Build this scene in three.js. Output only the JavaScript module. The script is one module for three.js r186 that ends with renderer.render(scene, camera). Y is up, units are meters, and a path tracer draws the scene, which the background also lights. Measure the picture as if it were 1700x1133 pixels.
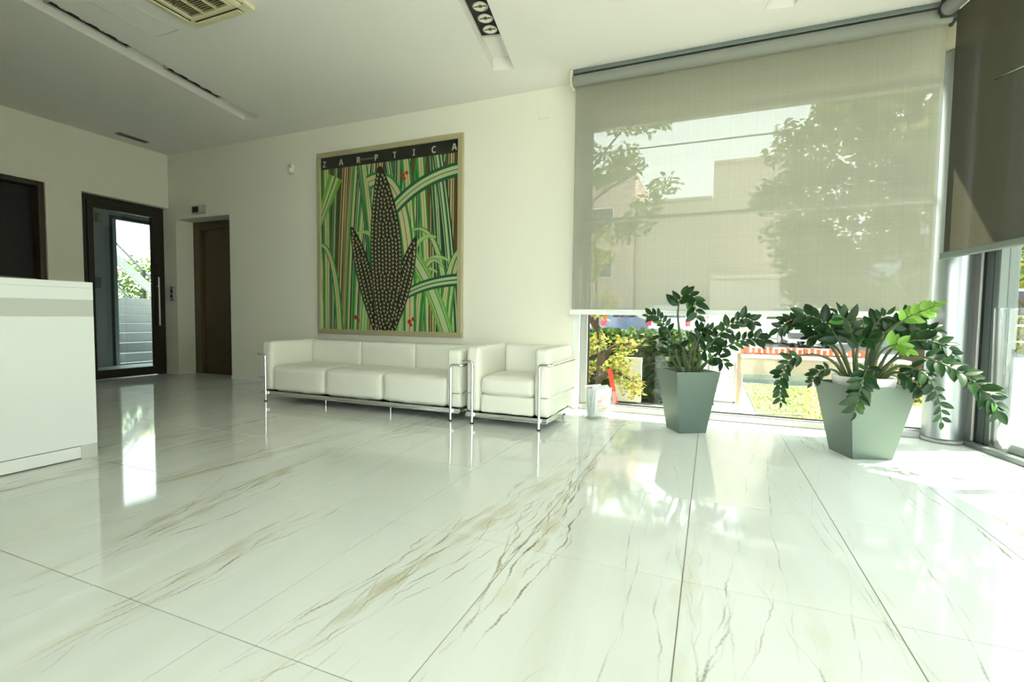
import * as THREE from 'three';
import { mergeGeometries, mergeVertices } from 'three/addons/utils/BufferGeometryUtils.js';
import { RoundedBoxGeometry } from 'three/addons/geometries/RoundedBoxGeometry.js';

// ---------------------------------------------------------------- camera, sky, sun, exposure
const scene = new THREE.Scene();
const rad = (d) => d * Math.PI / 180;
const camera = new THREE.PerspectiveCamera(70.44, 1700 / 1133, 0.05, 400);
camera.position.set(0, 0.92, 0);
camera.rotation.set(rad(-2.935), rad(22.32), rad(0.736), 'YXZ');

const renderer = new THREE.WebGLRenderer({ antialias: true });
renderer.toneMapping = THREE.LinearToneMapping;
renderer.toneMappingExposure = 11.0;
renderer.shadowMap.enabled = true;

// clear summer sky: pale towards the horizon, bluer overhead, the same in every direction round
{
  const W = 16, H = 256, d = new Float32Array(W * H * 4);
  for (let r = 0; r < H; r++) {
    const up = Math.max(0, Math.sin(((r + 0.5) / H - 0.5) * Math.PI)), k = Math.pow(up, 0.55);
    const c = [1.0 - 0.40 * k, 1.03 - 0.29 * k, 0.97 - 0.12 * k];
    for (let i = 0; i < W; i++) { const o = (r * W + i) * 4; d[o] = c[0]; d[o + 1] = c[1]; d[o + 2] = c[2]; d[o + 3] = 1; }
  }
  const t = new THREE.DataTexture(d, W, H, THREE.RGBAFormat, THREE.FloatType);
  t.magFilter = THREE.LinearFilter; t.mapping = THREE.EquirectangularReflectionMapping; t.needsUpdate = true;
  scene.background = t;
  scene.backgroundIntensity = 1.0; scene.environmentIntensity = 1.0;
}
const sun = new THREE.DirectionalLight(new THREE.Color(1.0, 0.95, 0.84), 5.0);
sun.position.set(17.6, 35, -8.0); sun.target.position.set(0, 0, 0);
sun.castShadow = true; sun.shadow.mapSize.set(4096, 4096);
Object.assign(sun.shadow.camera, { left: -30, right: 30, top: 30, bottom: -30, near: 1, far: 90 });
scene.add(sun, sun.target);

// ---------------------------------------------------------------- helpers
let seed = 7;
const rnd = () => { seed = (seed + 0x6d2b79f5) | 0; let t = Math.imul(seed ^ (seed >>> 15), 1 | seed); t = (t + Math.imul(t ^ (t >>> 7), 61 | t)) ^ t; return ((t ^ (t >>> 14)) >>> 0) / 4294967296; };
const rr = (a, b) => a + (b - a) * rnd();
const V = (x, y, z) => new THREE.Vector3(x, y, z);
const taken = new Map();
function numbered(name) { const n = taken.get(name) ?? 0; taken.set(name, n + 1); return n ? name + '_' + String(n).padStart(3, '0') : name; }
function tag(o, label, category, group, kind) {
  if (label) o.userData.label = label;
  if (category) o.userData.category = category;
  if (group) o.userData.group = group;
  if (kind) o.userData.kind = kind;
  return o;
}
function thing(name, label, category, pos = [0, 0, 0], turn = 0, group) {
  const o = new THREE.Group(); o.name = numbered(name); o.position.set(...pos); o.rotation.y = turn; scene.add(o);
  return tag(o, label, category, group);
}
function structure(name, pos = [0, 0, 0], turn = 0) {
  const o = new THREE.Group(); o.name = name; o.position.set(...pos); o.rotation.y = turn; o.userData.kind = 'structure'; scene.add(o); return o;
}
function strip(g) { g = g.index ? g.toNonIndexed() : g; for (const k of Object.keys(g.attributes)) if (!['position', 'normal', 'uv'].includes(k)) g.deleteAttribute(k); if (!g.attributes.uv) g.setAttribute('uv', new THREE.BufferAttribute(new Float32Array(g.attributes.position.count * 2), 2)); return g; }
function obj(name, geos, mat, parent) {
  const list = Array.isArray(geos) ? geos : [geos];
  const g = list.length === 1 ? list[0] : mergeGeometries(list.map(strip));
  const m = new THREE.Mesh(g, mat); m.name = parent ? name : numbered(name); m.castShadow = m.receiveShadow = true;
  (parent ?? scene).add(m); return m;
}
function struct(name, geos, mat, parent) { const m = obj(name, geos, mat, parent); if (!parent) m.userData.kind = 'structure'; return m; }
const bx = (x0, x1, y0, y1, z0, z1) => new THREE.BoxGeometry(x1 - x0, y1 - y0, z1 - z0).translate((x0 + x1) / 2, (y0 + y1) / 2, (z0 + z1) / 2);
const rb = (x0, x1, y0, y1, z0, z1, r = 0.008, s = 2) => new RoundedBoxGeometry(x1 - x0, y1 - y0, z1 - z0, s, Math.min(r, (x1 - x0) / 2.01, (y1 - y0) / 2.01, (z1 - z0) / 2.01)).translate((x0 + x1) / 2, (y0 + y1) / 2, (z0 + z1) / 2);
const cyl = (r0, r1, h, x, y, z, n = 24) => new THREE.CylinderGeometry(r0, r1, h, n).translate(x, y + h / 2, z);
const lathe = (pts, n = 32) => new THREE.LatheGeometry(pts.map((p) => new THREE.Vector2(p[0], p[1])), n);
// a bent tube: straight runs joined by rounded corners
function tube(points, r, bend = 0.03, radial = 10, per = 6) {
  const p = points.map((q) => V(...q)), path = new THREE.CurvePath(); let from = p[0];
  for (let i = 1; i < p.length - 1; i++) {
    const a = p[i - 1].clone().sub(p[i]), b = p[i + 1].clone().sub(p[i]), k = Math.min(bend, a.length() / 2, b.length() / 2);
    const s = p[i].clone().addScaledVector(a.normalize(), k), e = p[i].clone().addScaledVector(b.normalize(), k);
    path.add(new THREE.LineCurve3(from, s)); path.add(new THREE.QuadraticBezierCurve3(s, p[i], e)); from = e;
  }
  path.add(new THREE.LineCurve3(from, p[p.length - 1]));
  const segs = [];
  for (const c of path.curves) { const n = c.isLineCurve3 ? 1 : per; for (let k = segs.length ? 1 : 0; k <= n; k++) segs.push(c.getPoint(k / n)); }
  const poly = new THREE.CurvePath(); for (let i = 1; i < segs.length; i++) poly.add(new THREE.LineCurve3(segs[i - 1], segs[i]));
  // rings placed by hand so that corners stay crisp
  return sweep(segs, () => r, radial, true);
}
function sweep(pts, radius, radial = 8, caps = true) {
  const pos = [], idx = [], n = pts.length; let nrm = null;
  for (let i = 0; i < n; i++) {
    const t = pts[Math.min(i + 1, n - 1)].clone().sub(pts[Math.max(i - 1, 0)]).normalize();
    if (!nrm) nrm = Math.abs(t.y) < 0.9 ? V(0, 1, 0).cross(t).normalize() : V(1, 0, 0).cross(t).normalize();
    nrm.addScaledVector(t, -nrm.dot(t)).normalize();
    const bi = t.clone().cross(nrm), r = radius(i / (n - 1));
    for (let k = 0; k < radial; k++) { const a = k / radial * 2 * Math.PI, v = pts[i].clone().addScaledVector(nrm, Math.cos(a) * r).addScaledVector(bi, Math.sin(a) * r); pos.push(v.x, v.y, v.z); }
  }
  for (let i = 0; i < n - 1; i++) for (let k = 0; k < radial; k++) { const a = i * radial + k, b = i * radial + (k + 1) % radial, c = a + radial, d = b + radial; idx.push(a, b, c, b, d, c); }
  if (caps) for (const [i, f] of [[0, 1], [n - 1, 0]]) { const c = pos.length / 3; pos.push(pts[i].x, pts[i].y, pts[i].z); for (let k = 0; k < radial; k++) { const a = i * radial + k, b = i * radial + (k + 1) % radial; f ? idx.push(c, b, a) : idx.push(c, a, b); } }
  const g = new THREE.BufferGeometry(); g.setAttribute('position', new THREE.Float32BufferAttribute(pos, 3)); g.setIndex(idx); g.computeVertexNormals(); return g;
}
// convex outline in plan pushed up; uv in metres divided by su, sv
function prism(poly, y0, y1, su = 1, sv = 1) {
  const pos = [], uv = [], n = poly.length;
  const put = (x, y, z) => { pos.push(x, y, z); uv.push(x / su, z / sv); };
  let area = 0; for (let i = 0; i < n; i++) { const a = poly[i], b = poly[(i + 1) % n]; area += a[0] * b[1] - b[0] * a[1]; }
  const p = area > 0 ? [...poly].reverse() : poly;
  for (let i = 1; i < n - 1; i++) { for (const q of [p[0], p[i], p[i + 1]]) put(q[0], y1, q[1]); for (const q of [p[0], p[i + 1], p[i]]) put(q[0], y0, q[1]); }
  for (let i = 0; i < n; i++) { const a = p[i], b = p[(i + 1) % n]; put(a[0], y0, a[1]); put(b[0], y0, b[1]); put(b[0], y1, b[1]); put(a[0], y0, a[1]); put(b[0], y1, b[1]); put(a[0], y1, a[1]); }
  const g = new THREE.BufferGeometry(); g.setAttribute('position', new THREE.Float32BufferAttribute(pos, 3)); g.setAttribute('uv', new THREE.Float32BufferAttribute(uv, 2)); g.computeVertexNormals(); return g;
}
// a stuffed cushion: box with soft edges whose faces swell a little
function cushion(w, h, d, r = 0.03, puff = [0, 0, 0], n = 14, wrinkle = 0.002) {
  let g = new THREE.BoxGeometry(w, h, d, n, n, n); g.deleteAttribute('uv'); g.deleteAttribute('normal'); g = mergeVertices(g, 1e-5);
  const p = g.attributes.position, half = [w / 2, h / 2, d / 2], ph = rr(0, 6);
  for (let i = 0; i < p.count; i++) {
    const q = [p.getX(i), p.getY(i), p.getZ(i)], u = q.map((c, k) => c / half[k]);
    const s = u.map((c, k) => Math.sign(c) * half[k] * (1 - Math.pow(Math.max(0, 1 - Math.abs(c)), 1.35)));  // more rows near the edges
    const inner = s.map((c, k) => Math.max(-half[k] + r, Math.min(half[k] - r, c))), e = s.map((c, k) => c - inner[k]), L = Math.hypot(...e);
    const o = L > 1e-9 ? inner.map((c, k) => c + e[k] / L * Math.min(L, r)) : s;
    const sn = s.map((c, k) => c / half[k]), bulge = (a, b) => (1 - sn[a] ** 4) * (1 - sn[b] ** 4);
    o[0] += Math.sign(sn[0]) * puff[0] * (Math.abs(sn[0]) > 0.9 ? bulge(1, 2) : Math.abs(sn[0]) * bulge(1, 2));
    o[1] += Math.sign(sn[1]) * puff[1] * (Math.abs(sn[1]) > 0.9 ? bulge(0, 2) : Math.abs(sn[1]) * bulge(0, 2));
    o[2] += Math.sign(sn[2]) * puff[2] * (Math.abs(sn[2]) > 0.9 ? bulge(0, 1) : Math.abs(sn[2]) * bulge(0, 1));
    const wv = wrinkle * (Math.sin(q[0] * 31 + q[1] * 17 + ph) * Math.sin(q[2] * 27 - q[0] * 9 + ph * 2));
    p.setXYZ(i, o[0] + wv * sn[0], o[1] + wv * sn[1], o[2] + wv * sn[2]);
  }
  g.computeVertexNormals(); return g;
}
const at = (g, x, y, z) => g.translate(x, y, z);

// ---------------------------------------------------------------- textures
function canvasTexture(w, h, draw, color = true) {
  const c = document.createElement('canvas'); c.width = w; c.height = h; draw(c.getContext('2d'), w, h);
  const t = new THREE.CanvasTexture(c); if (color) t.colorSpace = THREE.SRGBColorSpace; t.wrapS = t.wrapT = THREE.RepeatWrapping; t.magFilter = THREE.LinearFilter; return t;
}
const TW = 0.608, TD = 0.8275, MW = TW * 8, MH = TD * 6;   // tile size, marble repeat
const marbleMap = canvasTexture(2048, 2048, (x, w, h) => {
  x.fillStyle = '#e9ece4'; x.fillRect(0, 0, w, h);
  for (let i = 0; i < 130; i++) {                              // broad soft clouds along the grain
    const cx = rnd() * w, cy = rnd() * h, a = rr(0.02, 0.07), L = rr(200, 700), B = rr(10, 60), dark = rnd() < 0.62;
    for (const ox of [-w, 0, w]) for (const oy of [-h, 0, h]) {
      x.save(); x.translate(cx + ox, cy + oy); x.rotate(rr(-0.001, 0.001) + 0.12); x.scale(B, L);
      const g = x.createRadialGradient(0, 0, 0, 0, 0, 1), c = dark ? '196,196,178' : '250,252,248'; g.addColorStop(0, `rgba(${c},${a * 2.2})`); g.addColorStop(1, `rgba(${c},0)`);
      x.fillStyle = g; x.beginPath(); x.arc(0, 0, 1, 0, 7); x.fill(); x.restore();
    }
  }
  const vein = (x0, y0, len, lean, width, alpha, tone, rough) => {
    let px = x0, py = y0, drift = lean; const pts = [[px, py, 0]];
    const steps = Math.ceil(len / 9);
    for (let i = 0; i < steps; i++) { drift += rr(-0.09, 0.09) * rough; drift += (lean - drift) * 0.12; px += drift * 9 + rr(-1.4, 1.4) * rough; py += 9; pts.push([px, py, i / steps]); }
    for (const ox of [-w, 0, w]) for (const oy of [-2 * h, -h, 0, h]) {
      if (Math.max(...pts.map((p) => p[0])) + ox < -20 || Math.min(...pts.map((p) => p[0])) + ox > w + 20) continue;
      for (let i = 1; i < pts.length; i++) {
        const f = Math.sin(Math.PI * Math.min(1, pts[i][2] * 1.02)), j = Math.abs(Math.sin(i * 0.37 + x0) * Math.sin(i * 0.11 + y0));
        x.strokeStyle = `rgba(${tone},${alpha * (0.25 + 0.75 * j) * Math.sqrt(Math.max(f, 0))})`; x.lineWidth = width * (0.5 + j);
        x.beginPath(); x.moveTo(pts[i - 1][0] + ox, pts[i - 1][1] + oy); x.lineTo(pts[i][0] + ox, pts[i][1] + oy); x.stroke();
      }
    }
  };
  x.lineCap = 'round';
  const tones = ['128,112,78', '112,100,74', '146,130,94', '96,90,72'];
  for (let i = 0; i < 60; i++) vein(rnd() * w, rnd() * h, rr(300, 1500), rr(-0.1, 0.22), rr(0.8, 1.8), rr(0.12, 0.36), tones[i % 4], 0.8);
  // the strongest bundles lie where the slabs show them: start on the floor in metres, length, lean, strength
  for (const [wx, wz, L, lean, k] of [[-1.06, -0.72, 1.95, 0.15, 1], [-2.1, -0.85, 1.7, -0.12, 1], [-1.62, -0.62, 1.1, -0.04, 0.6], [-2.75, -1.5, 1.6, 0.12, 0.9], [-3.35, -1.0, 1.7, 0.06, 0.8], [-0.86, -1.9, 1.3, 0.1, 0.7], [-0.02, -1.0, 1.1, 0.05, 0.45]]) {
    const f = (q) => q - Math.floor(q), sx = f(wx / MW) * w, sy = (1 - f(wz / MH)) * h, N = L / 0.00242;
    for (let i = 0; i < 6; i++) vein(sx + rr(-40, 40), sy + rr(-40, 120), N * rr(0.55, 1), lean + rr(-0.07, 0.07), rr(1, 2.8), k * rr(0.35, 0.75), tones[i % 4], 1.5);
    for (let i = 0; i < 9; i++) { const t = rr(0, N * 0.8); vein(sx + lean * t + rr(-30, 30), sy + t, rr(60, 220), lean + rr(-0.35, 0.35), rr(1, 2.2), k * rr(0.3, 0.6), tones[i % 4], 2.8); }
    for (let i = 0; i < 2; i++) vein(sx + rr(-15, 15), sy, N, lean, rr(10, 24), 0.11 * k, '176,166,126', 1);
  }
  for (let b = 0; b < 6; b++) {                               // bundles of strong veins
    const bxx = rnd() * w, byy = rnd() * h, lean = rr(-0.16, 0.3);
    for (let k = 0; k < 7; k++) vein(bxx + rr(-46, 46), byy + rr(-160, 160), rr(350, 1100), lean + rr(-0.1, 0.1), rr(1, 3), rr(0.3, 0.72), tones[k % 4], 1.5);
    vein(bxx, byy, rr(600, 1200), lean, rr(10, 26), 0.12, '176,166,126', 1);
    for (let k = 0; k < 10; k++) vein(bxx + rr(-26, 26), byy + rr(0, 300), rr(60, 260), lean + rr(-0.3, 0.3), rr(1, 2.2), rr(0.25, 0.55), tones[k % 4], 2.6);
  }
});
const weaveMap = canvasTexture(256, 256, (x, w, h) => {
  x.fillStyle = '#c9c9bd'; x.fillRect(0, 0, w, h);
  for (let i = 0; i < 128; i++) { x.fillStyle = `rgba(90,90,80,${rr(0.03, 0.16)})`; x.fillRect(i * 2, 0, 1, h); x.fillStyle = `rgba(90,90,80,${rr(0.03, 0.16)})`; x.fillRect(0, i * 2, w, 1); }
});
const brushedMap = canvasTexture(256, 256, (x, w, h) => {
  x.fillStyle = '#808080'; x.fillRect(0, 0, w, h);
  for (let i = 0; i < 900; i++) { x.fillStyle = `rgba(${rnd() < 0.5 ? '40,40,40' : '220,220,220'},${rr(0.03, 0.12)})`; x.fillRect(rnd() * w, rnd() * h, rr(20, 120), 1); }
}, false);
const asphaltMap = canvasTexture(256, 256, (x, w, h) => {
  x.fillStyle = '#c8c8c4'; x.fillRect(0, 0, w, h);
  for (let i = 0; i < 5000; i++) { const g = Math.floor(rr(140, 250)); x.fillStyle = `rgba(${g},${g},${g - 6},0.35)`; x.fillRect(rnd() * w, rnd() * h, 2, 2); }
});

// ---------------------------------------------------------------- materials
const std = (r, g, b, rough = 0.6, metal = 0, more = {}) => new THREE.MeshStandardMaterial({ color: new THREE.Color().setRGB(r, g, b), roughness: rough, metalness: metal, ...more });
const phys = (r, g, b, rough, more = {}) => new THREE.MeshPhysicalMaterial({ color: new THREE.Color().setRGB(r, g, b), roughness: rough, ...more });
const M = {
  wall: std(0.83, 0.82, 0.70, 0.85), ceiling: std(0.83, 0.82, 0.77, 0.9), white: std(0.82, 0.83, 0.80, 0.5), trim: std(0.80, 0.82, 0.80, 0.4),
  marble: phys(0.97, 0.97, 0.98, 0.06, { map: marbleMap, ior: 1.5 }), grout: std(0.36, 0.33, 0.27, 0.8),
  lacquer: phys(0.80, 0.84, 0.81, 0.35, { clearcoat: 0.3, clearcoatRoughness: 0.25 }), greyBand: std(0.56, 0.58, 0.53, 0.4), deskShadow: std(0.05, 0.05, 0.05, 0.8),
  bronze: std(0.032, 0.028, 0.018, 0.45, 0.3), nearBlack: std(0.006, 0.006, 0.006, 0.6), brownFrame: std(0.05, 0.035, 0.022, 0.5), chrome: std(0.86, 0.87, 0.86, 0.12, 1), steel: std(0.55, 0.55, 0.53, 0.32, 1),
  liftSteel: std(0.16, 0.13, 0.085, 0.38, 0.85), leather: phys(0.80, 0.80, 0.69, 0.42, { clearcoat: 0.15, clearcoatRoughness: 0.4 }), darkUnder: std(0.02, 0.02, 0.02, 0.9), rubber: std(0.015, 0.015, 0.015, 0.7),
  alu: std(0.40, 0.44, 0.46, 0.34, 0.9), aluFrame: std(0.44, 0.45, 0.43, 0.42, 0.35), aluDark: std(0.17, 0.20, 0.19, 0.42, 0.5), seal: std(0.01, 0.012, 0.011, 0.7),
  glass: phys(0.60, 0.61, 0.58, 0, { transmission: 1, ior: 1.5, specularIntensity: 0.5 }), clear: phys(0.97, 0.985, 0.975, 0, { transmission: 1, ior: 1.5 }), greenGlass: phys(0.80, 0.93, 0.90, 0, { transmission: 1, ior: 1.5 }),
  fabric: phys(0.63, 0.635, 0.60, 1, { map: weaveMap, specularIntensity: 0.2, transmission: 0.36, transparent: true, opacity: 0.83, side: THREE.DoubleSide }), darkFabric: phys(0.08, 0.077, 0.062, 1, { map: weaveMap, specularIntensity: 0.0, transmission: 0.85, transparent: true, opacity: 0.97, side: THREE.DoubleSide }), roll: std(0.24, 0.25, 0.22, 0.8), barWhite: std(0.84, 0.86, 0.84, 0.4), bracket: std(0.03, 0.03, 0.03, 0.5), cream: std(0.70, 0.66, 0.50, 0.55),
  champagne: std(0.50, 0.46, 0.28, 0.42, 0.35), acCream: std(0.74, 0.70, 0.46, 0.5), acDark: std(0.12, 0.11, 0.055, 0.7), ventGrey: std(0.30, 0.31, 0.27, 0.6),
  pot: phys(0.12, 0.165, 0.135, 0.42, { metalness: 0.45, bumpMap: brushedMap, bumpScale: 0.0006 }), soil: std(0.03, 0.022, 0.015, 0.95), liner: std(0.80, 0.80, 0.78, 0.45),
  stem: std(0.06, 0.095, 0.03, 0.5), leaves: [[0.014, 0.048, 0.012], [0.018, 0.062, 0.014], [0.010, 0.034, 0.010], [0.05, 0.15, 0.02]].map((c) => phys(...c, 0.36, { transmission: 0.12, side: THREE.DoubleSide, specularIntensity: 0.55 })),
  youngLeaf: phys(0.22, 0.46, 0.04, 0.45, { transmission: 0.45, side: THREE.DoubleSide }),
  concrete: std(0.52, 0.51, 0.47, 0.9, 0, { map: asphaltMap }), asphalt: std(0.26, 0.265, 0.27, 0.9, 0, { map: asphaltMap }), pale: std(0.74, 0.73, 0.69, 0.85), beige: std(0.44, 0.39, 0.31, 0.9), rose: std(0.52, 0.40, 0.33, 0.9), tan: std(0.50, 0.44, 0.35, 0.9), blueGrey: std(0.30, 0.36, 0.42, 0.8),
  foliage: phys(1, 1, 1, 0.75, { transmission: 0.4, specularIntensity: 0.25, side: THREE.DoubleSide }), bark: std(0.09, 0.065, 0.045, 0.95), hedgeCore: std(0.012, 0.02, 0.008, 1), grass: std(0.30, 0.30, 0.10, 1),
  red: std(0.62, 0.055, 0.025, 0.5), orange: std(0.60, 0.16, 0.06, 0.7), carSilver: phys(0.55, 0.60, 0.68, 0.3, { metalness: 0.5, clearcoat: 0.8 }), carBlue: phys(0.08, 0.12, 0.2, 0.3, { metalness: 0.4, clearcoat: 0.8 }), carGlass: phys(0.02, 0.03, 0.035, 0.08), tailRed: std(0.65, 0.03, 0.05, 0.3), tyre: std(0.015, 0.015, 0.017, 0.85), wheelRim: std(0.45, 0.45, 0.46, 0.35, 0.7), darkWindow: std(0.015, 0.02, 0.025, 0.2), plate: std(0.75, 0.75, 0.72, 0.5),
  pictureGlass: phys(0.97, 0.98, 0.97, 0, { transmission: 1, ior: 1.5, specularIntensity: 0.25 }), doorGlass: phys(0.66, 0.70, 0.68, 0, { transmission: 1, ior: 1.5 }), acrylic: phys(0.96, 0.97, 0.97, 0.02, { transmission: 1, ior: 1.49 }),
};

// ---------------------------------------------------------------- plan of the building
const WZ = -4.69, CY = 3.19;                                 // back wall face, ceiling height
const GT = rad(10.5), GX = 1.76, GZ = -4.66;                 // glazed side runs 10.5 degrees off the back wall's normal
const gl = (t, o = 0) => [GX + Math.sin(GT) * t + Math.cos(GT) * o, GZ + Math.cos(GT) * t - Math.sin(GT) * o];  // along, outward

// floor of marble slabs, cut along the glazed side
{
  const floor = structure('floor');
  const clip = (poly, nx, nz, d) => { const out = []; for (let i = 0; i < poly.length; i++) { const a = poly[i], b = poly[(i + 1) % poly.length], da = a[0] * nx + a[1] * nz - d, db = b[0] * nx + b[1] * nz - d; if (da <= 0) out.push(a); if (da * db < 0) { const t = da / (da - db); out.push([a[0] + (b[0] - a[0]) * t, a[1] + (b[1] - a[1]) * t]); } } return out; };
  const nx = Math.cos(GT), nz = -Math.sin(GT), dd = GX * nx + GZ * nz + 0.24;
  obj('grout_bed', prism([[-7.66, -4.99], [gl(-0.3, 0.24)[0], gl(-0.3, 0.24)[1]], [gl(8.4, 0.24)[0], gl(8.4, 0.24)[1]], [-7.66, 3.75]], -0.12, -0.0025), M.grout, floor);
  const j = 0.0021;
  for (let i = -12; i < 7; i++) for (let k = -6; k < 6; k++) {
    const x0 = Math.max(-0.673 + TW * i, -7.66), x1 = -0.673 + TW * (i + 1), z1 = Math.min(-0.93 + TD * (k + 1), 3.74), z0 = Math.max(-0.93 + TD * k, -4.98);
    if (x1 - x0 < 0.05 || z1 - z0 < 0.03) continue;
    const p = clip([[x0 + j, z0 + j], [x1 - j, z0 + j], [x1 - j, z1 - j], [x0 + j, z1 - j]], nx, nz, dd);
    if (p.length > 2) obj('tile', prism(p, -0.02, 0, MW, MH), M.marble, floor);
  }
}
// ceiling with three recessed channels that run parallel to the glazed side
const channels = [[-4.955, -3.67, -0.52, 5.6], [-1.75, -3.70, -0.50, 5.6], [0.39, -4.10, 0.0, 5.8]].map(([x, z, a, b]) => ({ x, z, a, b }));
const CH = 0.1;   // half width of a channel
{
  const poly = [[-7.7, -4.99], [gl(-0.3, 0.3)[0], -4.99], gl(8.4, 0.3), [-7.7, 3.9]];
  const s = new THREE.Shape(poly.map(([x, z]) => new THREE.Vector2(x, -z)));
  const dx = Math.sin(GT), dz = Math.cos(GT);
  for (const c of channels) {
    const q = [[c.a, -CH], [c.b, -CH], [c.b, CH], [c.a, CH]].map(([t, o]) => new THREE.Vector2(c.x + dx * t + dz * o, -(c.z + dz * t - dx * o)));
    s.holes.push(new THREE.Path(q));
  }
  const low = new THREE.ExtrudeGeometry(s, { depth: 0.115, bevelEnabled: false }).rotateX(-Math.PI / 2).translate(0, CY, 0);
  const roof = new THREE.ExtrudeGeometry(new THREE.Shape(poly.map(([x, z]) => new THREE.Vector2(x, -z))), { depth: 0.3, bevelEnabled: false }).rotateX(-Math.PI / 2).translate(0, CY + 0.115, 0);
  struct('ceiling', [low, roof], M.ceiling);
}
// walls
struct('wall_back', [bx(-7.66, -7.214, 0, CY, WZ - 0.3, WZ), bx(-7.214, -6.11, 2.255, CY, WZ - 0.3, WZ), bx(-6.11, -1.276, 0, CY, WZ - 0.3, WZ), bx(-1.276, 1.95, 2.81, CY, WZ - 0.3, WZ)], M.wall);
struct('wall_left', [bx(-7.67, -7.37, 0, CY, -3.635, -3.276), bx(-7.67, -7.37, 2.425, CY, -4.69, -3.635), bx(-7.67, -7.37, 2.44, CY, -3.276, -1.7), bx(-7.67, -7.37, 0, CY, -1.7, 3.6)], M.wall);
struct('wall_front', [bx(-7.67, -1.4, 0, CY, 3.6, 3.85), bx(-1.4, 3.6, 3.02, CY, 3.6, 3.85)], M.wall);
{ const w = structure('wall_right', [GX, 0, GZ], GT); obj('wall', bx(0.0, 0.3, 0, CY, 3.2, 8.5), M.wall, w); }
struct('wall_partition', bx(-1.75, -1.6, 0, CY, 0.6, 3.6), M.wall);
struct('upper_floors', [bx(-9.4, 1.5, CY + 0.42, 10, -4.9, 3.85), bx(-9.4, -7.3, 2.92, 10, -9.5, -4.9)], M.pale);
{ // skirting, a low white strip
  struct('baseboard_back', [rb(-6.11, -1.29, 0, 0.055, WZ, WZ + 0.012, 0.004), rb(-7.48, -7.214, 0, 0.055, WZ, WZ + 0.012, 0.004)], M.trim);
}
// canopy outside, over the glazed side
struct('canopy', prism([gl(-0.45, 0.3), [1.78, -5.0], [2.97, -4.13], gl(2.4, 1.14), gl(2.4, 0.3)], 3.50, 3.62), M.pale);

// round corner column
{
  const c = structure('round_column', [1.675, 0, -4.675]);
  obj('shaft', lathe([[0, 0.03], [0.126, 0.03], [0.128, 0.04], [0.128, 2.9], [0.128, 2.92], [0, 2.92]], 48), M.alu, c);
  obj('foot_ring', lathe([[0, 0], [0.13, 0], [0.13, 0.03], [0, 0.03]], 48), M.aluFrame, c);
  obj('head', lathe([[0, 2.92], [0.118, 2.92], [0.118, CY], [0, CY]], 48), M.cream, c);
}
// window_1: wide front window behind the first blind
{
  const w = structure('window_1');
  const z0 = -4.82, z1 = -4.74, x0 = -1.205, x1 = 1.86;
  obj('jamb_lining', rb(-1.276, -1.205, 0, 2.81, -4.86, -4.70, 0.004), M.trim, w);
  obj('sill_rail', [rb(x0, x1, 0, 0.05, z0, z1 + 0.03, 0.006), rb(x0, x1, 0.05, 0.062, z0, z1, 0.003)], M.aluFrame, w);
  obj('head_rail', rb(x0, x1, 2.74, 2.81, z0, z1, 0.006), M.aluFrame, w);
  obj('jamb', rb(x0, x0 + 0.07, 0.062, 2.74, z0, z1, 0.006), M.aluFrame, w);
  obj('jamb', rb(x1 - 0.07, x1, 0.062, 2.74, z0, z1, 0.006), M.aluDark, w);
  obj('seal', [bx(x0 + 0.07, x0 + 0.08, 0.062, 2.74, -4.80, -4.765), bx(x0 + 0.08, x1 - 0.07, 0.062, 0.07, -4.80, -4.765)], M.seal, w);
  obj('transom', rb(x0 + 0.08, x1 - 0.07, 1.855, 1.885, z0, z1, 0.004), M.aluFrame, w);
  obj('pane', bx(x0 + 0.08, x1 - 0.07, 0.07, 1.855, -4.786, -4.778), M.glass, w);
  obj('pane', bx(x0 + 0.08, x1 - 0.07, 1.885, 2.74, -4.786, -4.778), M.glass, w);
}
// window_2: glazed side with sliding panels
{
  const w = structure('window_2', [GX, 0, GZ], GT);
  obj('sill', [rb(0, 0.06, 0, 0.035, -0.12, 3.2, 0.006), rb(0.06, 0.22, 0, 0.022, -0.12, 3.2, 0.004)], M.aluDark, w);
  obj('track', [bx(0.095, 0.10, 0.022, 0.03, -0.1, 3.2), bx(0.145, 0.15, 0.022, 0.03, -0.1, 3.2)], M.steel, w);
  obj('head_rail', rb(0.06, 0.22, 3.06, 3.14, -0.12, 3.2, 0.006), M.aluDark, w);
  obj('corner_post', rb(0.06, 0.22, 0.022, 3.06, -0.12, 0.05, 0.006), M.aluFrame, w);
  obj('seal', [bx(0.075, 0.2, 0.022, 3.06, 0.05, 0.068)], M.seal, w);
  for (const [a, b] of [[0.068, 0.2], [1.0, 1.06], [2.0, 2.08], [3.12, 3.2]]) obj('mullion', [rb(0.08, 0.2, 0.03, 3.06, a, b, 0.006)], M.aluDark, w);
  obj('stile_seam', bx(0.079, 0.0805, 0.03, 3.06, 0.142, 0.146), M.seal, w);
  for (const [a, b] of [[0.2, 1.0], [1.06, 2.0], [2.08, 3.12]]) {
    obj('bottom_rail', rb(0.1, 0.17, 0.03, 0.09, a, b, 0.005), M.aluFrame, w);
    obj('pane', bx(0.13, 0.138, 0.09, 3.06, a, b), a > 2 ? M.clear : M.glass, w);
  }
  obj('fascia', bx(0.02, 0.3, 3.14, CY, -0.3, 3.2), M.wall, w);
}
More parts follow.
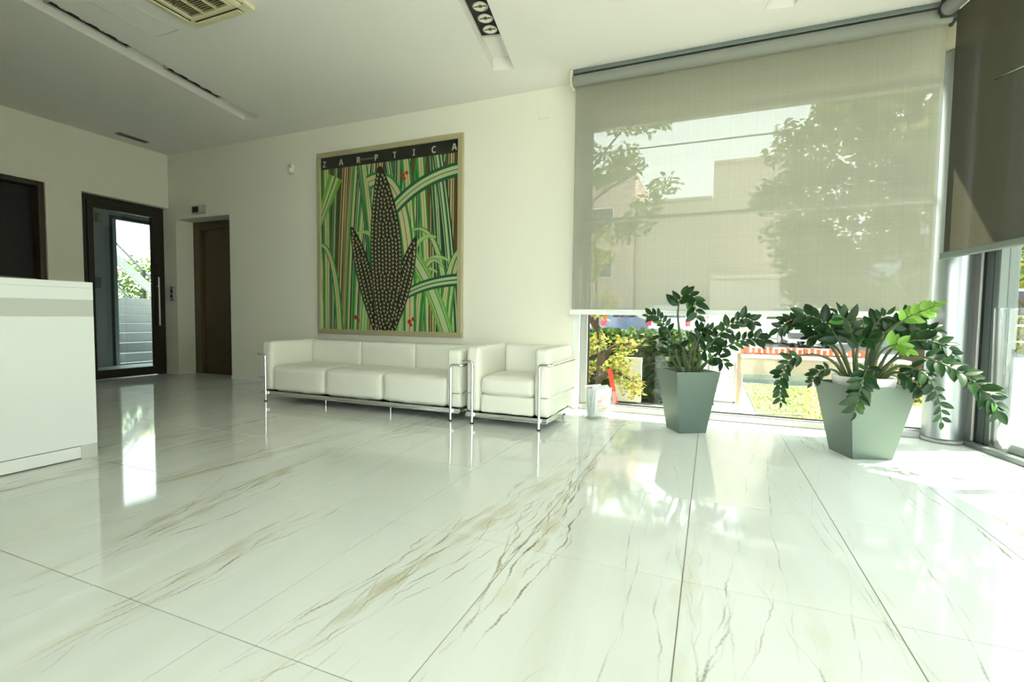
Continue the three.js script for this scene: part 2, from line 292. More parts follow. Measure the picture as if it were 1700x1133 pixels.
// window_3: glazed front behind the camera
{
  const w = structure('window_3'), xs = [-1.4, 0.2, 1.8, 3.3];
  obj('frame', [bx(-1.4, 3.4, 0, 0.08, 3.66, 3.76), bx(-1.4, 3.4, 2.94, 3.02, 3.66, 3.76)], M.aluDark, w);
  for (const x of xs) obj('mullion', rb(x, x + 0.07, 0.08, 2.94, 3.66, 3.76, 0.006), M.aluDark, w);
  for (let i = 0; i < xs.length - 1; i++) obj('pane', bx(xs[i] + 0.07, xs[i + 1], 0.08, 2.94, 3.705, 3.713), M.clear, w);
}
// door_1: glass entrance door in a dark bronze frame
{
  const d = structure('door_1');
  const xa = -7.56, xb = -7.48;
  obj('door_frame', [rb(xa, xb, 0, 2.43, -4.685, -4.60, 0.005), rb(xa, xb, 0, 2.43, -3.735, -3.65, 0.005), rb(xa, xb, 2.35, 2.43, -4.60, -3.735, 0.005)], M.bronze, d);
  const leaf = obj('door', [rb(xa + 0.01, xb + 0.008, 0.012, 2.345, -4.596, -4.53, 0.004), rb(xa + 0.01, xb + 0.008, 0.012, 2.345, -3.805, -3.739, 0.004), rb(xa + 0.01, xb + 0.008, 0.012, 0.13, -4.53, -3.805, 0.004), rb(xa + 0.01, xb + 0.008, 2.27, 2.345, -4.53, -3.805, 0.004)], M.bronze, d);
  obj('pane', bx(-7.524, -7.516, 0.13, 2.27, -4.53, -3.805), M.doorGlass, leaf);
  obj('handle', [tube([[-7.42, 0.72, -4.565], [-7.42, 1.42, -4.565]], 0.011), tube([[-7.47, 0.85, -4.565], [-7.42, 0.85, -4.565]], 0.007), tube([[-7.47, 1.29, -4.565], [-7.42, 1.29, -4.565]], 0.007)], M.steel, leaf);
  obj('closing_edge', bx(xb + 0.008, xb + 0.012, 0.7, 1.45, -4.548, -4.53), M.nearBlack, leaf);
}
// door_2: dark doorway with a brown frame, left of the glass door
{
  const d = structure('door_2');
  obj('door_frame', [rb(-7.58, -7.40, 0, 2.44, -3.276, -3.22, 0.004), rb(-7.58, -7.40, 2.385, 2.44, -3.22, -1.76, 0.004), rb(-7.58, -7.40, 0, 2.44, -1.76, -1.7, 0.004)], M.brownFrame, d);
  obj('door', rb(-7.60, -7.55, 0.01, 2.38, -3.22, -1.76, 0.003), M.nearBlack, d);
}
// door_3: lift door of dark brushed steel in its niche
{
  const d = structure('door_3');
  const z = -4.94;
  obj('niche_back', [bx(-7.25, -6.0, -0.02, 2.4, z - 0.2, z - 0.12), bx(-7.3, -7.214, 0, 2.4, z - 0.2, z - 0.05), bx(-6.11, -6.0, 0, 2.4, z - 0.2, z - 0.05), bx(-7.25, -6.0, 2.255, 2.4, z - 0.2, z - 0.05), bx(-7.25, -6.0, -0.1, 0.0, z - 0.2, z - 0.04)], M.nearBlack, d);
  obj('door_frame', [rb(-7.214, -7.08, 0, 2.255, z - 0.12, z, 0.004), rb(-6.16, -6.11, 0, 2.255, z - 0.12, z, 0.004), rb(-7.08, -6.16, 2.14, 2.255, z - 0.12, z, 0.004)], M.liftSteel, d);
  obj('door', rb(-7.07, -6.86, 0.01, 2.14, z - 0.10, z - 0.07, 0.003), M.liftSteel, d);
  obj('door', rb(-6.85, -6.165, 0.01, 2.14, z - 0.07, z - 0.04, 0.003), M.liftSteel, d);
}
// vestibule behind the glass door
{
  struct('floor_2', bx(-9.35, -7.662, -0.1, -0.001, -6.6, -2.9), std(0.55, 0.55, 0.50, 0.3));
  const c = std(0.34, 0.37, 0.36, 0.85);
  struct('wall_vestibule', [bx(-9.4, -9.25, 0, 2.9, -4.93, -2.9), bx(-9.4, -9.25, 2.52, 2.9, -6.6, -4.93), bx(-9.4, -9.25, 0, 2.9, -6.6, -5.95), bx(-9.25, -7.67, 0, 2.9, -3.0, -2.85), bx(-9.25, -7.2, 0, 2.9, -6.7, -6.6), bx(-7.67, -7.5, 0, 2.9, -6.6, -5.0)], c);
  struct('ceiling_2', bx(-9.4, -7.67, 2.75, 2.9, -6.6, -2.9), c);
  const d = structure('door_4');
  obj('door_frame', [rb(-9.36, -9.27, 0, 2.52, -4.99, -4.93, 0.004), rb(-9.36, -9.27, 0, 2.52, -5.95, -5.89, 0.004), rb(-9.36, -9.27, 2.46, 2.52, -5.89, -4.99, 0.004)], M.bronze, d);
  obj('reveal', bx(-9.36, -9.28, 0, 2.46, -5.05, -4.99), std(0.42, 0.48, 0.48, 0.5), d);
  obj('threshold', bx(-9.36, -9.27, 0, 0.03, -5.89, -5.05), M.pale, d);
  const sw = thing('switch_plate', 'grey switch plate on the lobby wall seen through the glass door', 'switch', [-9.25, 1.30, -4.70], Math.PI / 2);
  obj('plate', rb(-0.09, 0.09, 0, 0.17, 0, 0.012, 0.004), std(0.10, 0.11, 0.11, 0.5), sw);
  for (const s of [-0.045, 0.045]) obj('rocker', rb(s - 0.035, s + 0.035, 0.025, 0.145, 0.012, 0.02, 0.004), std(0.13, 0.14, 0.14, 0.4), sw);
  const la = thing('wall_lamp', 'small olive bulkhead lamp high on the lobby wall behind the glass door', 'lamp', [-9.25, 2.42, -4.78], Math.PI / 2);
  obj('base', rb(-0.05, 0.05, -0.06, 0.09, 0, 0.03, 0.01), std(0.2, 0.2, 0.1, 0.5), la);
  obj('shade', new THREE.SphereGeometry(0.045, 20, 12).scale(1, 1.25, 0.7).translate(0, 0.015, 0.045), std(0.34, 0.33, 0.16, 0.4), la);
}

// ---------------------------------------------------------------- roller blinds
function blind(name, label, pos, turn, W, top, bottom, flip) {
  const o = thing(name, label, 'blind', pos, turn);
  const H = top - bottom;
  const g = new THREE.PlaneGeometry(W, H, 1, 1).translate(W / 2, bottom + H / 2, 0), uv = g.attributes.uv; for (let i = 0; i < uv.count; i++) uv.setXY(i, uv.getX(i) * W * 3, uv.getY(i) * H * 3);
  obj('fabric', g, flip ? M.darkFabric : M.fabric, o);
  obj('roller', new THREE.CylinderGeometry(0.05, 0.05, W + 0.02, 28).rotateZ(Math.PI / 2).translate(W / 2, top + 0.036, 0.045), M.roll, o);
  obj('headrail', rb(-0.03, W + 0.03, top + 0.094, CY, -0.02, 0.075, 0.006), M.aluDark, o);
  const bar = obj('bottom_bar', new RoundedBoxGeometry(W + 0.05, 0.05, 0.03, 3, 0.013).translate(W / 2, bottom - 0.025, 0), flip ? M.aluDark : M.barWhite, o);
  for (const x of [-0.025, W + 0.025]) obj('end_cap', new THREE.CylinderGeometry(0.014, 0.014, 0.008, 16).rotateZ(Math.PI / 2).translate(x, bottom - 0.025, 0), M.barWhite, bar);
  for (const x of [-0.022, W + 0.022]) obj('bracket', [rb(x - 0.012, x + 0.012, top - 0.02, CY, -0.012, 0.085, 0.006), new THREE.CylinderGeometry(0.058, 0.058, 0.014, 20).rotateZ(Math.PI / 2).translate(x, top + 0.036, 0.045)], x < 0 && !flip ? M.cream : M.bracket, o);
  return o;
}
{
  const b = blind('roller_blind', 'wide pale screen blind lowered over the front window behind the potted plants', [-1.235, 0, -4.5], 0, 2.74, 3.06, 0.995, false);
  const pts = []; for (let i = 0; i <= 20; i++) { const a = -0.5 + i / 20 * 3.9; pts.push(V(2.765, 3.088 + 0.055 * Math.sin(a), -0.0 + 0.055 * Math.cos(a) + 0.034)); }
  obj('bead_chain', sweep(pts, () => 0.006, 6), M.steel, b);
  blind('roller_blind', 'dark grey screen blind on the side glazing, right of the round metal column', [1.505, 0, -4.345], -Math.PI / 2 + GT, 3.0, 3.06, 1.41, true);
}

// ---------------------------------------------------------------- reception desk
{
  const d = thing('reception_desk', 'tall white lacquered reception counter with a grey band at the left edge', 'reception desk', [-3.58, 0, -1.81]);
  obj('front_panel', [rb(-0.05, 0, 0.085, 0.885, 0, 3.0, 0.003), rb(-0.05, 0, 0.985, 1.06, 0, 3.0, 0.003)], M.lacquer, d);
  obj('band', bx(-0.05, -0.0015, 0.885, 0.985, 0.001, 3.0), M.greyBand, d);
  obj('counter_top', rb(-0.42, 0, 1.06, 1.097, 0, 3.0, 0.003), M.lacquer, d);
  obj('end_panel', rb(-0.75, -0.05, 0, 1.06, 0, 0.05, 0.003), M.lacquer, d);
  obj('plinth', rb(-0.05, -0.006, 0.008, 0.08, 0.085, 3.0, 0.002), M.white, d);
  obj('plinth_foot', rb(-0.05, -0.002, 0, 0.085, 0, 0.085, 0.002), M.greyBand, d);
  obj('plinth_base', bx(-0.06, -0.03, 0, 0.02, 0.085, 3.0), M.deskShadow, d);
  obj('worktop', rb(-0.8, -0.05, 0.70, 0.74, 0.05, 3.0, 0.004), M.lacquer, d);
  const p = thing('paper_stack', 'loose grey papers lying on top of the white reception counter', 'papers', [-3.84, 1.097, -1.45], 0.2);
  for (let i = 0; i < 4; i++) obj('sheet', rb(-0.11 + i * 0.004, 0.10 + i * 0.004, i * 0.004, i * 0.004 + 0.003, -0.15, 0.15 - i * 0.006, 0.001).rotateY(i * 0.09), i % 2 ? std(0.3, 0.3, 0.3, 0.6) : std(0.14, 0.14, 0.15, 0.5), p);
}

// ---------------------------------------------------------------- seating: white leather blocks in chromed tube cradles
function cradle(o, x0, x1, zf, zb, yt, yr, lin, mids) {
  // x0..x1 outer sides of the cushions; a leg stands lin inside each corner, the rail bends round the side
  const R = 0.0125, e = 0.018, zl = zf + 0.022;
  for (const [xo, s] of [[x0, 1], [x1, -1]]) {
    const xl = xo + s * lin, xs = xo - s * e;
    obj('frame', tube([[xl, 0.01, zl], [xl, yt, zl], [xs, yt, zl], [xs, yt, zb - 0.01], [xs + s * 0.1, yt, zb - 0.022], [xs + s * 0.1, 0.01, zb - 0.022]], R, 0.028, 12), M.chrome, o);
    obj('side_rod', tube([[xl, yr, zl], [xs + s * 0.004, yr, zl], [xs + s * 0.004, yr, zb - 0.01], [xs + s * 0.1, yr, zb - 0.02]], 0.005, 0.02, 8), M.chrome, o);
    obj('foot', cyl(0.016, 0.016, 0.012, xl, 0, zl, 16), M.rubber, o); obj('foot', cyl(0.016, 0.016, 0.012, xs + s * 0.1, 0, zb - 0.022, 16), M.rubber, o);
  }
}
function bottomRail(o, x0, x1, zf, zb, y0, y1) {
  obj('base_rail', [rb(x0, x1, y0, y1, zf, zf + 0.014, 0.003), rb(x0, x1, y0, y0 + 0.012, zf - 0.03, zf + 0.026, 0.003), rb(x0, x0 + 0.014, y0, y1, zb, zf, 0.003), rb(x1 - 0.014, x1, y0, y1, zb, zf, 0.003), rb(x0, x1, y0, y1, zb, zb + 0.014, 0.003)], M.chrome, o);
  obj('webbing', bx(x0 + 0.014, x1 - 0.014, y0 + 0.012, y0 + 0.022, zb + 0.014, zf - 0.001), M.darkUnder, o);
}
{
  const X0 = -4.362, X1 = -1.985, zf = -3.69, zb = -4.40, aw = 0.148, H = 0.628, y0 = 0.112;
  const o = thing('sofa', 'long white leather three seat sofa with chromed tube frame under the framed picture', 'sofa', [(X0 + X1) / 2, 0, zf]);
  const cx = (X0 + X1) / 2, a = X0 - cx, b = X1 - cx, D = zb - zf;
  const seatW = (b - a - 2 * aw) / 3;
  for (let i = 0; i < 3; i++) {
    obj('seat_cushion', at(cushion(seatW - 0.006, 0.262, 0.525, 0.042, [0.001, 0.018, 0.012], 14, 0.003), a + aw + seatW * (i + 0.5), y0 + 0.131, -0.2625), M.leather, o);
    obj('back_cushion', at(cushion(seatW - 0.006, H - y0 - 0.01, 0.155, 0.028, [0.001, 0.004, 0.012]), a + aw + seatW * (i + 0.5), (H + y0) / 2, D + 0.085), M.leather, o);
  }
  for (const x of [a + aw / 2, b - aw / 2]) obj('armrest', at(cushion(aw - 0.004, H - y0, -D - 0.004, 0.032, [0.003, 0.004, 0.006]), x, (H + y0) / 2, D / 2), M.leather, o);
  bottomRail(o, a + 0.01, b - 0.01, 0.0, D, 0.07, 0.108);
  cradle(o, a, b, 0.008, D, 0.492, 0.245, 0.088);
  for (const x of [-0.36, 0.42]) obj('mid_leg', cyl(0.008, 0.006, 0.075, x, 0, -0.04, 12), M.chrome, o);
}
{
  const X0 = -1.935, X1 = -1.178, zf = -3.675, zb = -4.36, aw = 0.137, H = 0.66, y0 = 0.098;
  const o = thing('armchair', 'white leather club armchair in a chromed tube frame, right of the long sofa', 'armchair', [(X0 + X1) / 2, 0, zf]);
  const w = X1 - X0, a = -w / 2, b = w / 2, D = zb - zf, sw = w - 2 * aw;
  obj('base_cushion', at(cushion(sw - 0.004, 0.155, 0.525, 0.022, [0.001, 0.002, 0.005]), 0, y0 + 0.078, -0.265), M.leather, o);
  obj('seat_cushion', at(cushion(sw - 0.002, 0.15, 0.53, 0.04, [0.002, 0.02, 0.012]), 0, y0 + 0.158 + 0.076, -0.26), M.leather, o);
  obj('back_cushion', at(cushion(sw - 0.004, H - y0 - 0.01, 0.15, 0.03, [0.001, 0.004, 0.012]), 0, (H + y0) / 2, D + 0.082), M.leather, o);
  for (const x of [a + aw / 2, b - aw / 2]) obj('armrest', at(cushion(aw - 0.004, H - y0, -D - 0.004, 0.036, [0.004, 0.005, 0.007]), x, (H + y0) / 2, D / 2), M.leather, o);
  bottomRail(o, a + 0.01, b - 0.01, 0.0, D, 0.058, 0.095);
  cradle(o, a, b, 0.008, D, 0.532, 0.265, 0.078);
}

// ---------------------------------------------------------------- framed picture: a stand-in print of striped leaves
{
  const X0 = -4.525, X1 = -2.505, Y0 = 0.676, Y1 = 2.872, f = 0.058, z = WZ;
  const o = thing('framed_poster', 'large champagne framed green striped poster with a black lettered band above the sofa', 'poster', [(X0 + X1) / 2, Y0, z]);
  const w = X1 - X0, h = Y1 - Y0;
  obj('backing_board', bx(-w / 2 + 0.006, w / 2 - 0.006, 0.006, h - 0.006, 0.002, 0.022), M.nearBlack, o);
  obj('frame', [rb(-w / 2, w / 2, 0, f, 0.006, 0.046, 0.005), rb(-w / 2, w / 2, h - f, h, 0.006, 0.046, 0.005), rb(-w / 2, -w / 2 + f, f, h - f, 0.006, 0.046, 0.005), rb(w / 2 - f, w / 2, f, h - f, 0.006, 0.046, 0.005)], M.champagne, o);
  const pw = w - 2 * f, ph = h - 2 * f, CW = 1024, CHH = 1120;
  const art = canvasTexture(CW, CHH, (x, W, H) => {
    const cream = '#d8cf9c', dark = '#0d5c34', deep = '#07402a', mid = '#2f8f3e', lime = '#76b84c', brown = '#5e4516', pale = '#c3d3a0';
    x.fillStyle = brown; x.fillRect(0, 0, W, H);
    const ribbon = (pts, width, bands) => {   // a curved leaf blade made of parallel bands
      const N = 60, P = (t) => { const u = 1 - t; return [0, 1].map((k) => u * u * pts[0][k] + 2 * u * t * pts[1][k] + t * t * pts[2][k]); };
      const T = (t) => { const d = [0, 1].map((k) => 2 * (1 - t) * (pts[1][k] - pts[0][k]) + 2 * t * (pts[2][k] - pts[1][k])), L = Math.hypot(...d) || 1; return [-d[1] / L, d[0] / L]; };
      const wide = (t) => (typeof width === 'number' ? width : width[0] + (width[1] - width[0]) * t); let acc = 0; const total = bands.reduce((s, b) => s + b[1], 0);
      for (const [c, k] of bands) {
        const a = acc / total - 0.5, b = (acc + k) / total - 0.5; acc += k; x.fillStyle = c; x.beginPath();
        for (let i = 0; i <= N; i++) { const t = i / N, p = P(t), n = T(t), q = wide(t); x.lineTo(p[0] + n[0] * a * q, p[1] + n[1] * a * q); }
        for (let i = N; i >= 0; i--) { const t = i / N, p = P(t), n = T(t), q = wide(t) * 1.01; x.lineTo(p[0] + n[0] * b * q, p[1] + n[1] * b * q); }
        x.fill();
      }
    };
    const sets = [[[dark, 3], [pale, 1.2], [dark, 0.6], [cream, 1.2], [dark, 2.2], [pale, 0.7], [deep, 1.6]], [[mid, 1.5], [cream, 1.6], [brown, 0.3], [cream, 1.6], [lime, 0.8], [mid, 1.4]], [[brown, 1.2], [cream, 0.7], [brown, 0.7], [cream, 1], [brown, 1], [cream, 0.5], [brown, 1]], [[deep, 1], [pale, 0.8], [dark, 1.2], [pale, 1.4], [dark, 0.7], [pale, 0.5], [deep, 1]], [[lime, 1], [pale, 1.5], [mid, 0.3], [pale, 1.2], [lime, 1]]];
    for (let i = 0; i < 30; i++) { const x0 = (i + 0.5) / 30 * W + rr(-14, 14), lean = rr(-150, 150); ribbon([[x0 + lean, -30], [x0 + lean * 0.2, H * 0.5], [x0, H + 30]], rr(44, 76), sets[Math.floor(rnd() * 4)]); }
    for (let i = 0; i < 12; i++) { const x0 = rr(0, W), s = rnd() < 0.5 ? -1 : 1; ribbon([[x0, H + 20], [x0 + s * 30, H * rr(0.3, 0.55)], [x0 + s * rr(120, 330), H * rr(0.3, 0.75)]], [66, 14], sets[(i % 2) * 3 + 1]); }
    ribbon([[470, 520], [760, 560], [960, H + 30]], 96, [[lime, 1], [cream, 0.3], [mid, 0.4], [pale, 2.2], [mid, 0.4], [cream, 0.3], [lime, 1]]);
    ribbon([[380, 190], [720, 60], [690, H + 20]], 92, [[mid, 1], [cream, 1.6], [brown, 0.25], [cream, 1.6], [mid, 1]]);
    ribbon([[470, H - 60], [640, 820], [W + 20, 810]], [50, 74], [[dark, 1], [pale, 1.1], [dark, 0.5], [pale, 1.1], [dark, 1]]);
    ribbon([[560, 380], [760, 190], [W + 20, 170]], 84, [[dark, 1], [pale, 1.1], [brown, 0.25], [pale, 1.1], [dark, 1]]);
    ribbon([[120, 130], [60, 260], [-20, 420]], [120, 60], [[lime, 1], [cream, 0.7], [mid, 0.4], [cream, 0.7], [lime, 1]]);
    // plain dark speckled leaf shapes down the middle
    const speckled = (pts, width) => {
      const N = 70, P = (t) => { const u = 1 - t; return [0, 1].map((k) => u * u * pts[0][k] + 2 * u * t * pts[1][k] + t * t * pts[2][k]); };
      for (let i = 0; i <= N; i++) { const t = i / N, p = P(t), r = width * Math.pow(Math.sin(Math.PI * (0.06 + 0.9 * t)), 0.8) / 2; x.fillStyle = '#100f0a'; x.beginPath(); x.arc(p[0], p[1], r, 0, 7); x.fill(); }
      for (let i = 2; i < N - 1; i += Math.max(1.6, N * 25 / Math.hypot(pts[2][0] - pts[0][0], pts[2][1] - pts[0][1]))) { const t = i / N, p = P(t), r = width * Math.pow(Math.sin(Math.PI * (0.06 + 0.9 * t)), 0.8) / 2; const m = Math.max(1, Math.floor(r * 2 / 25));
        for (let k = 0; k < m; k++) { const qx = p[0] - r + (k + 0.5) * 2 * r / m, qy = p[1] + (k % 2) * 7; x.fillStyle = cream; x.beginPath(); x.moveTo(qx - 9, qy - 9); x.lineTo(qx - 2, qy - 6); x.lineTo(qx + 1, qy); x.lineTo(qx + 4, qy - 6); x.lineTo(qx + 9, qy - 8); x.lineTo(qx + 2, qy + 10); x.lineTo(qx - 2, qy + 10); x.fill(); } }
    };
    speckled([[440, 1130], [360, 760], [250, 470]], 120); speckled([[560, 1130], [640, 820], [730, 560]], 120); speckled([[505, 1150], [545, 640], [470, 120]], 235);
    for (const [a, b, r] of [[640, 170, 14], [668, 158, 12], [652, 190, 11], [276, 1040, 14], [300, 1058, 12], [690, 1062, 14], [716, 1046, 12], [702, 1082, 10]]) { x.fillStyle = '#c22a1c'; x.beginPath(); x.arc(a, b, r, 0, 7); x.fill(); }
    x.fillStyle = '#14130e'; x.fillRect(0, 0, W, 76);
    x.fillStyle = '#cfcfb4'; x.font = 'bold 54px sans-serif'; x.textAlign = 'center'; x.textBaseline = 'middle';
    'ZARPTICA'.split('').forEach((c, i) => x.fillText(c, 28 + i * (W - 56) / 7, 42));
    x.fillStyle = '#8f8f7c'; for (let i = 0; i < 20; i++) x.fillRect(322 + i * 5.4, 36 + (i % 3), 3, 13 - (i % 3) * 2);
  });
  art.wrapS = art.wrapT = THREE.ClampToEdgeWrapping;
  obj('print', new THREE.PlaneGeometry(pw, ph).translate(0, h / 2, 0.027), std(0.92, 0.92, 0.92, 0.55, 0, { map: art }), o);
  obj('glazing', bx(-pw / 2, pw / 2, f, h - f, 0.030, 0.033), M.pictureGlass, o);
}

// ---------------------------------------------------------------- small wall and ceiling fittings
{
  const a = thing('motion_sensor', 'small cream motion sensor high on the wall left of the poster', 'sensor', [-4.955, 2.68, WZ]);
  obj('housing', new RoundedBoxGeometry(0.075, 0.12, 0.05, 3, 0.018).translate(0, 0.06, 0.025), M.cream, a);
  obj('lens', new THREE.SphereGeometry(0.028, 18, 10).scale(1, 1.1, 0.6).translate(0, 0.04, 0.048), std(0.78, 0.77, 0.66, 0.35), a);
  const s = thing('cover_plate', 'square white blank cover plate high on the wall near the window blind', 'plate', [-1.61, 2.90, WZ]);
  obj('plate', rb(-0.06, 0.06, 0, 0.115, 0, 0.008, 0.004), M.wall, s); obj('rim', rb(-0.05, 0.05, 0.009, 0.106, 0.008, 0.011, 0.002), M.wall, s);
  const l = thing('floor_indicator', 'small steel floor indicator box with dark display above the lift niche', 'indicator', [-6.69, 2.30, WZ]);
  obj('box', rb(-0.115, 0.115, 0, 0.115, 0, 0.05, 0.005), M.steel, l); obj('display', rb(-0.09, 0.03, 0.02, 0.095, 0.049, 0.053, 0.002), M.nearBlack, l);
  const c = thing('call_panel', 'narrow steel lift call panel with dark buttons beside the glass door', 'panel', [-7.29, 1.08, WZ]);
  obj('plate', rb(-0.045, 0.045, 0, 0.215, 0, 0.03, 0.004), M.steel, c);
  for (const y of [0.07, 0.14]) obj('button', new THREE.CylinderGeometry(0.018, 0.018, 0.008, 18).rotateX(Math.PI / 2).translate(-0.005, y, 0.033), M.nearBlack, c);

  // ceiling cassette
  const k = thing('ceiling_air_conditioner', 'cream ceiling cassette air conditioner with a louvred square grille at top left', 'air conditioner', [-3.52, CY, -2.37]);
  const S = 0.325;
  obj('panel', [rb(-S, S, -0.03, 0.0, -S, -S + 0.1, 0.008), rb(-S, S, -0.03, 0, S - 0.1, S, 0.008), rb(-S, -S + 0.1, -0.03, 0, -S + 0.1, S - 0.1, 0.008), rb(S - 0.1, S, -0.03, 0, -S + 0.1, S - 0.1, 0.008)], M.acCream, k);
  obj('grille_frame', [rb(-0.225, 0.225, -0.04, -0.012, -0.225, -0.2, 0.004), rb(-0.225, 0.225, -0.04, -0.012, 0.2, 0.225, 0.004), rb(-0.225, -0.2, -0.04, -0.012, -0.2, 0.2, 0.004), rb(0.2, 0.225, -0.04, -0.012, -0.2, 0.2, 0.004)], M.acCream, k);
  obj('filter', bx(-0.2, 0.2, -0.012, -0.004, -0.2, 0.2), M.acDark, k);
  for (let i = 0; i < 21; i++) obj('louvre', new THREE.BoxGeometry(0.4, 0.003, 0.010).rotateX(0.6).translate(0, -0.027, -0.19 + i * 0.019), std(0.42, 0.39, 0.22, 0.5), k);
  for (const x of [-0.07, 0.07]) obj('grille_bar', bx(x - 0.003, x + 0.003, -0.036, -0.014, -0.2, 0.2), M.acCream, k);
  for (const [w, d, x, z] of [[0.46, 0.055, 0, -0.275], [0.46, 0.055, 0, 0.275], [0.055, 0.46, -0.275, 0], [0.055, 0.46, 0.275, 0]]) { obj('slot', bx(x - w / 2, x + w / 2, -0.0312, -0.028, z - d / 2, z + d / 2), M.acDark, k); const q = w > d; obj('flap', new RoundedBoxGeometry(q ? w - 0.01 : 0.048, 0.01, q ? 0.048 : d - 0.01, 2, 0.004).rotateX(q ? -0.16 * Math.sign(z) : 0).rotateZ(q ? 0 : 0.16 * Math.sign(x)).translate(x, -0.039, z), M.acCream, k); }
  // access hatch beside it
  const hch = thing('access_hatch', 'flush square access hatch in the ceiling beside the air conditioner', 'hatch', [-4.17, CY, -2.44]);
  obj('hatch_panel', rb(-0.125, 0.125, -0.003, 0, -0.235, 0.235, 0.001), M.ceiling, hch);
  obj('hatch_rim', [bx(-0.133, -0.128, -0.004, 0, -0.243, 0.243), bx(0.128, 0.133, -0.004, 0, -0.243, 0.243), bx(-0.128, 0.128, -0.004, 0, -0.243, -0.238)], std(0.66, 0.66, 0.60, 0.8), hch);
  // small slotted vent
  const v = thing('ceiling_vent', 'short grey slotted air vent in the ceiling near the left back corner', 'vent', [-7.06, CY, -4.06]);
  obj('frame', [bx(-0.05, 0.05, -0.012, 0, -0.18, -0.17), bx(-0.05, 0.05, -0.012, 0, 0.17, 0.18), bx(-0.05, -0.042, -0.012, 0, -0.17, 0.17), bx(0.042, 0.05, -0.012, 0, -0.17, 0.17)], M.ventGrey, v);
  obj('backing', bx(-0.042, 0.042, -0.003, -0.001, -0.17, 0.17), M.nearBlack, v);
  for (let i = 0; i < 14; i++) obj('slat', new THREE.BoxGeometry(0.082, 0.002, 0.012).rotateX(0.7).translate(0, -0.007, -0.156 + i * 0.024), M.ventGrey, v);
}
// recessed spot fixtures in the channels
function spotFixture(label, ch, t0, L, n, first, group) {
  const dx = Math.sin(GT), dz = Math.cos(GT);
  const o = thing('recessed_spotlight', label, 'ceiling light', [ch.x + dx * t0, CY + 0.115, ch.z + dz * t0], GT, group);
  obj('tray', [bx(-CH + 0.008, CH - 0.008, -0.034, -0.026, 0.008, L - 0.008)], M.nearBlack, o);
  obj('rim', [bx(-CH + 0.001, -CH + 0.008, -0.045, -0.0, 0, L), bx(CH - 0.008, CH - 0.001, -0.045, -0.0, 0, L), bx(-CH + 0.008, CH - 0.008, -0.045, -0.0, 0, 0.008), bx(-CH + 0.008, CH - 0.008, -0.045, -0.0, L - 0.008, L)], std(0.55, 0.55, 0.50, 0.5), o);
  for (let i = 0; i < n; i++) {
    const z = first + i * 0.15, lp = obj('lamp', lathe([[0.058, -0.034], [0.062, -0.037], [0.056, -0.0405], [0.052, -0.038]], 32).translate(0, 0, z), M.steel, o);
    obj('reflector', lathe([[0.052, -0.038], [0.044, -0.0365], [0.028, -0.0352], [0.0, -0.0346]], 32).translate(0, 0, z), M.chrome, lp);
    obj('bulb_shield', [new THREE.SphereGeometry(0.015, 14, 8, 0, 7, Math.PI / 2, Math.PI / 2).scale(1, 0.5, 1).translate(0, -0.036, z), bx(-0.048, 0.048, -0.039, -0.0375, z - 0.003, z + 0.003)], std(0.16, 0.14, 0.11, 0.3, 0.8), lp);
  }
}
spotFixture('black recessed spotlight row with round reflector lamps in the middle ceiling channel', channels[1], -0.09, 0.63, 4, 0.085);
spotFixture('black recessed spotlight row, the far one of two in the left ceiling channel', channels[0], -0.115, 0.64, 4, 0.085);
spotFixture('black recessed spotlight row, the near one of two in the left ceiling channel', channels[0], 0.89, 0.64, 4, 0.085);

// ---------------------------------------------------------------- magazines in a clear floor rack
{
  const RT = 1.0; const o = thing('magazine_rack', 'clear acrylic magazine rack on the floor at the left end of the front window', 'rack', [-0.93, 0, -4.36], RT);
  obj('base', rb(-0.12, 0.12, 0, 0.006, -0.09, 0.09, 0.002), M.acrylic, o);
  for (const z of [-0.09, 0.09]) obj('side', new THREE.BoxGeometry(0.24, 0.25, 0.004).rotateX(z * 1.2).translate(0, 0.13, z * 1.12), M.acrylic, o);
  for (const x of [-0.119, 0.119]) obj('end', bx(x - 0.002, x + 0.002, 0.006, 0.16, -0.088, 0.088), M.acrylic, o);
  const covers = [['#f1f1ec', '#9aa7a3', '#5f6f66'], ['#e6dfcf', '#b9805e', '#3a2c26'], ['#dfe7ea', '#2f6a55', '#93b5a6'], ['#efece4', '#3c3a36', '#a8a294'], ['#e8eef0', '#7fb3cc', '#c9dbe2'], ['#f3efe8', '#c98f6a', '#d9c7b2']];
  const names = ['pale grey', 'cream and brown', 'white and green', 'dark lettered', 'light blue', 'peach'];
  covers.forEach((c, i) => {
    const t = canvasTexture(128, 160, (x, w, h) => { x.fillStyle = c[0]; x.fillRect(0, 0, w, h); for (let k = 0; k < 7; k++) { x.fillStyle = c[1 + k % 2]; x.globalAlpha = rr(0.2, 0.7); x.fillRect(rr(0, w * 0.6), rr(0, h * 0.85), rr(15, 60), rr(6, 40)); } x.globalAlpha = 1; });
    const m = thing('magazine', names[i] + ' magazine standing in the clear floor rack by the window', 'magazine', [-0.93, 0.006, -4.36], RT);
    obj('cover', new RoundedBoxGeometry(0.20, 0.28 - (i % 3) * 0.02, 0.008, 2, 0.002).rotateX(-0.16 + i * 0.06).rotateZ((i % 3 - 1) * 0.02).translate((i % 2) * 0.008 - 0.004, 0.153, -0.05 + i * 0.02), std(0.95, 0.95, 0.95, 0.5, 0, { map: t }), m);
  });
}
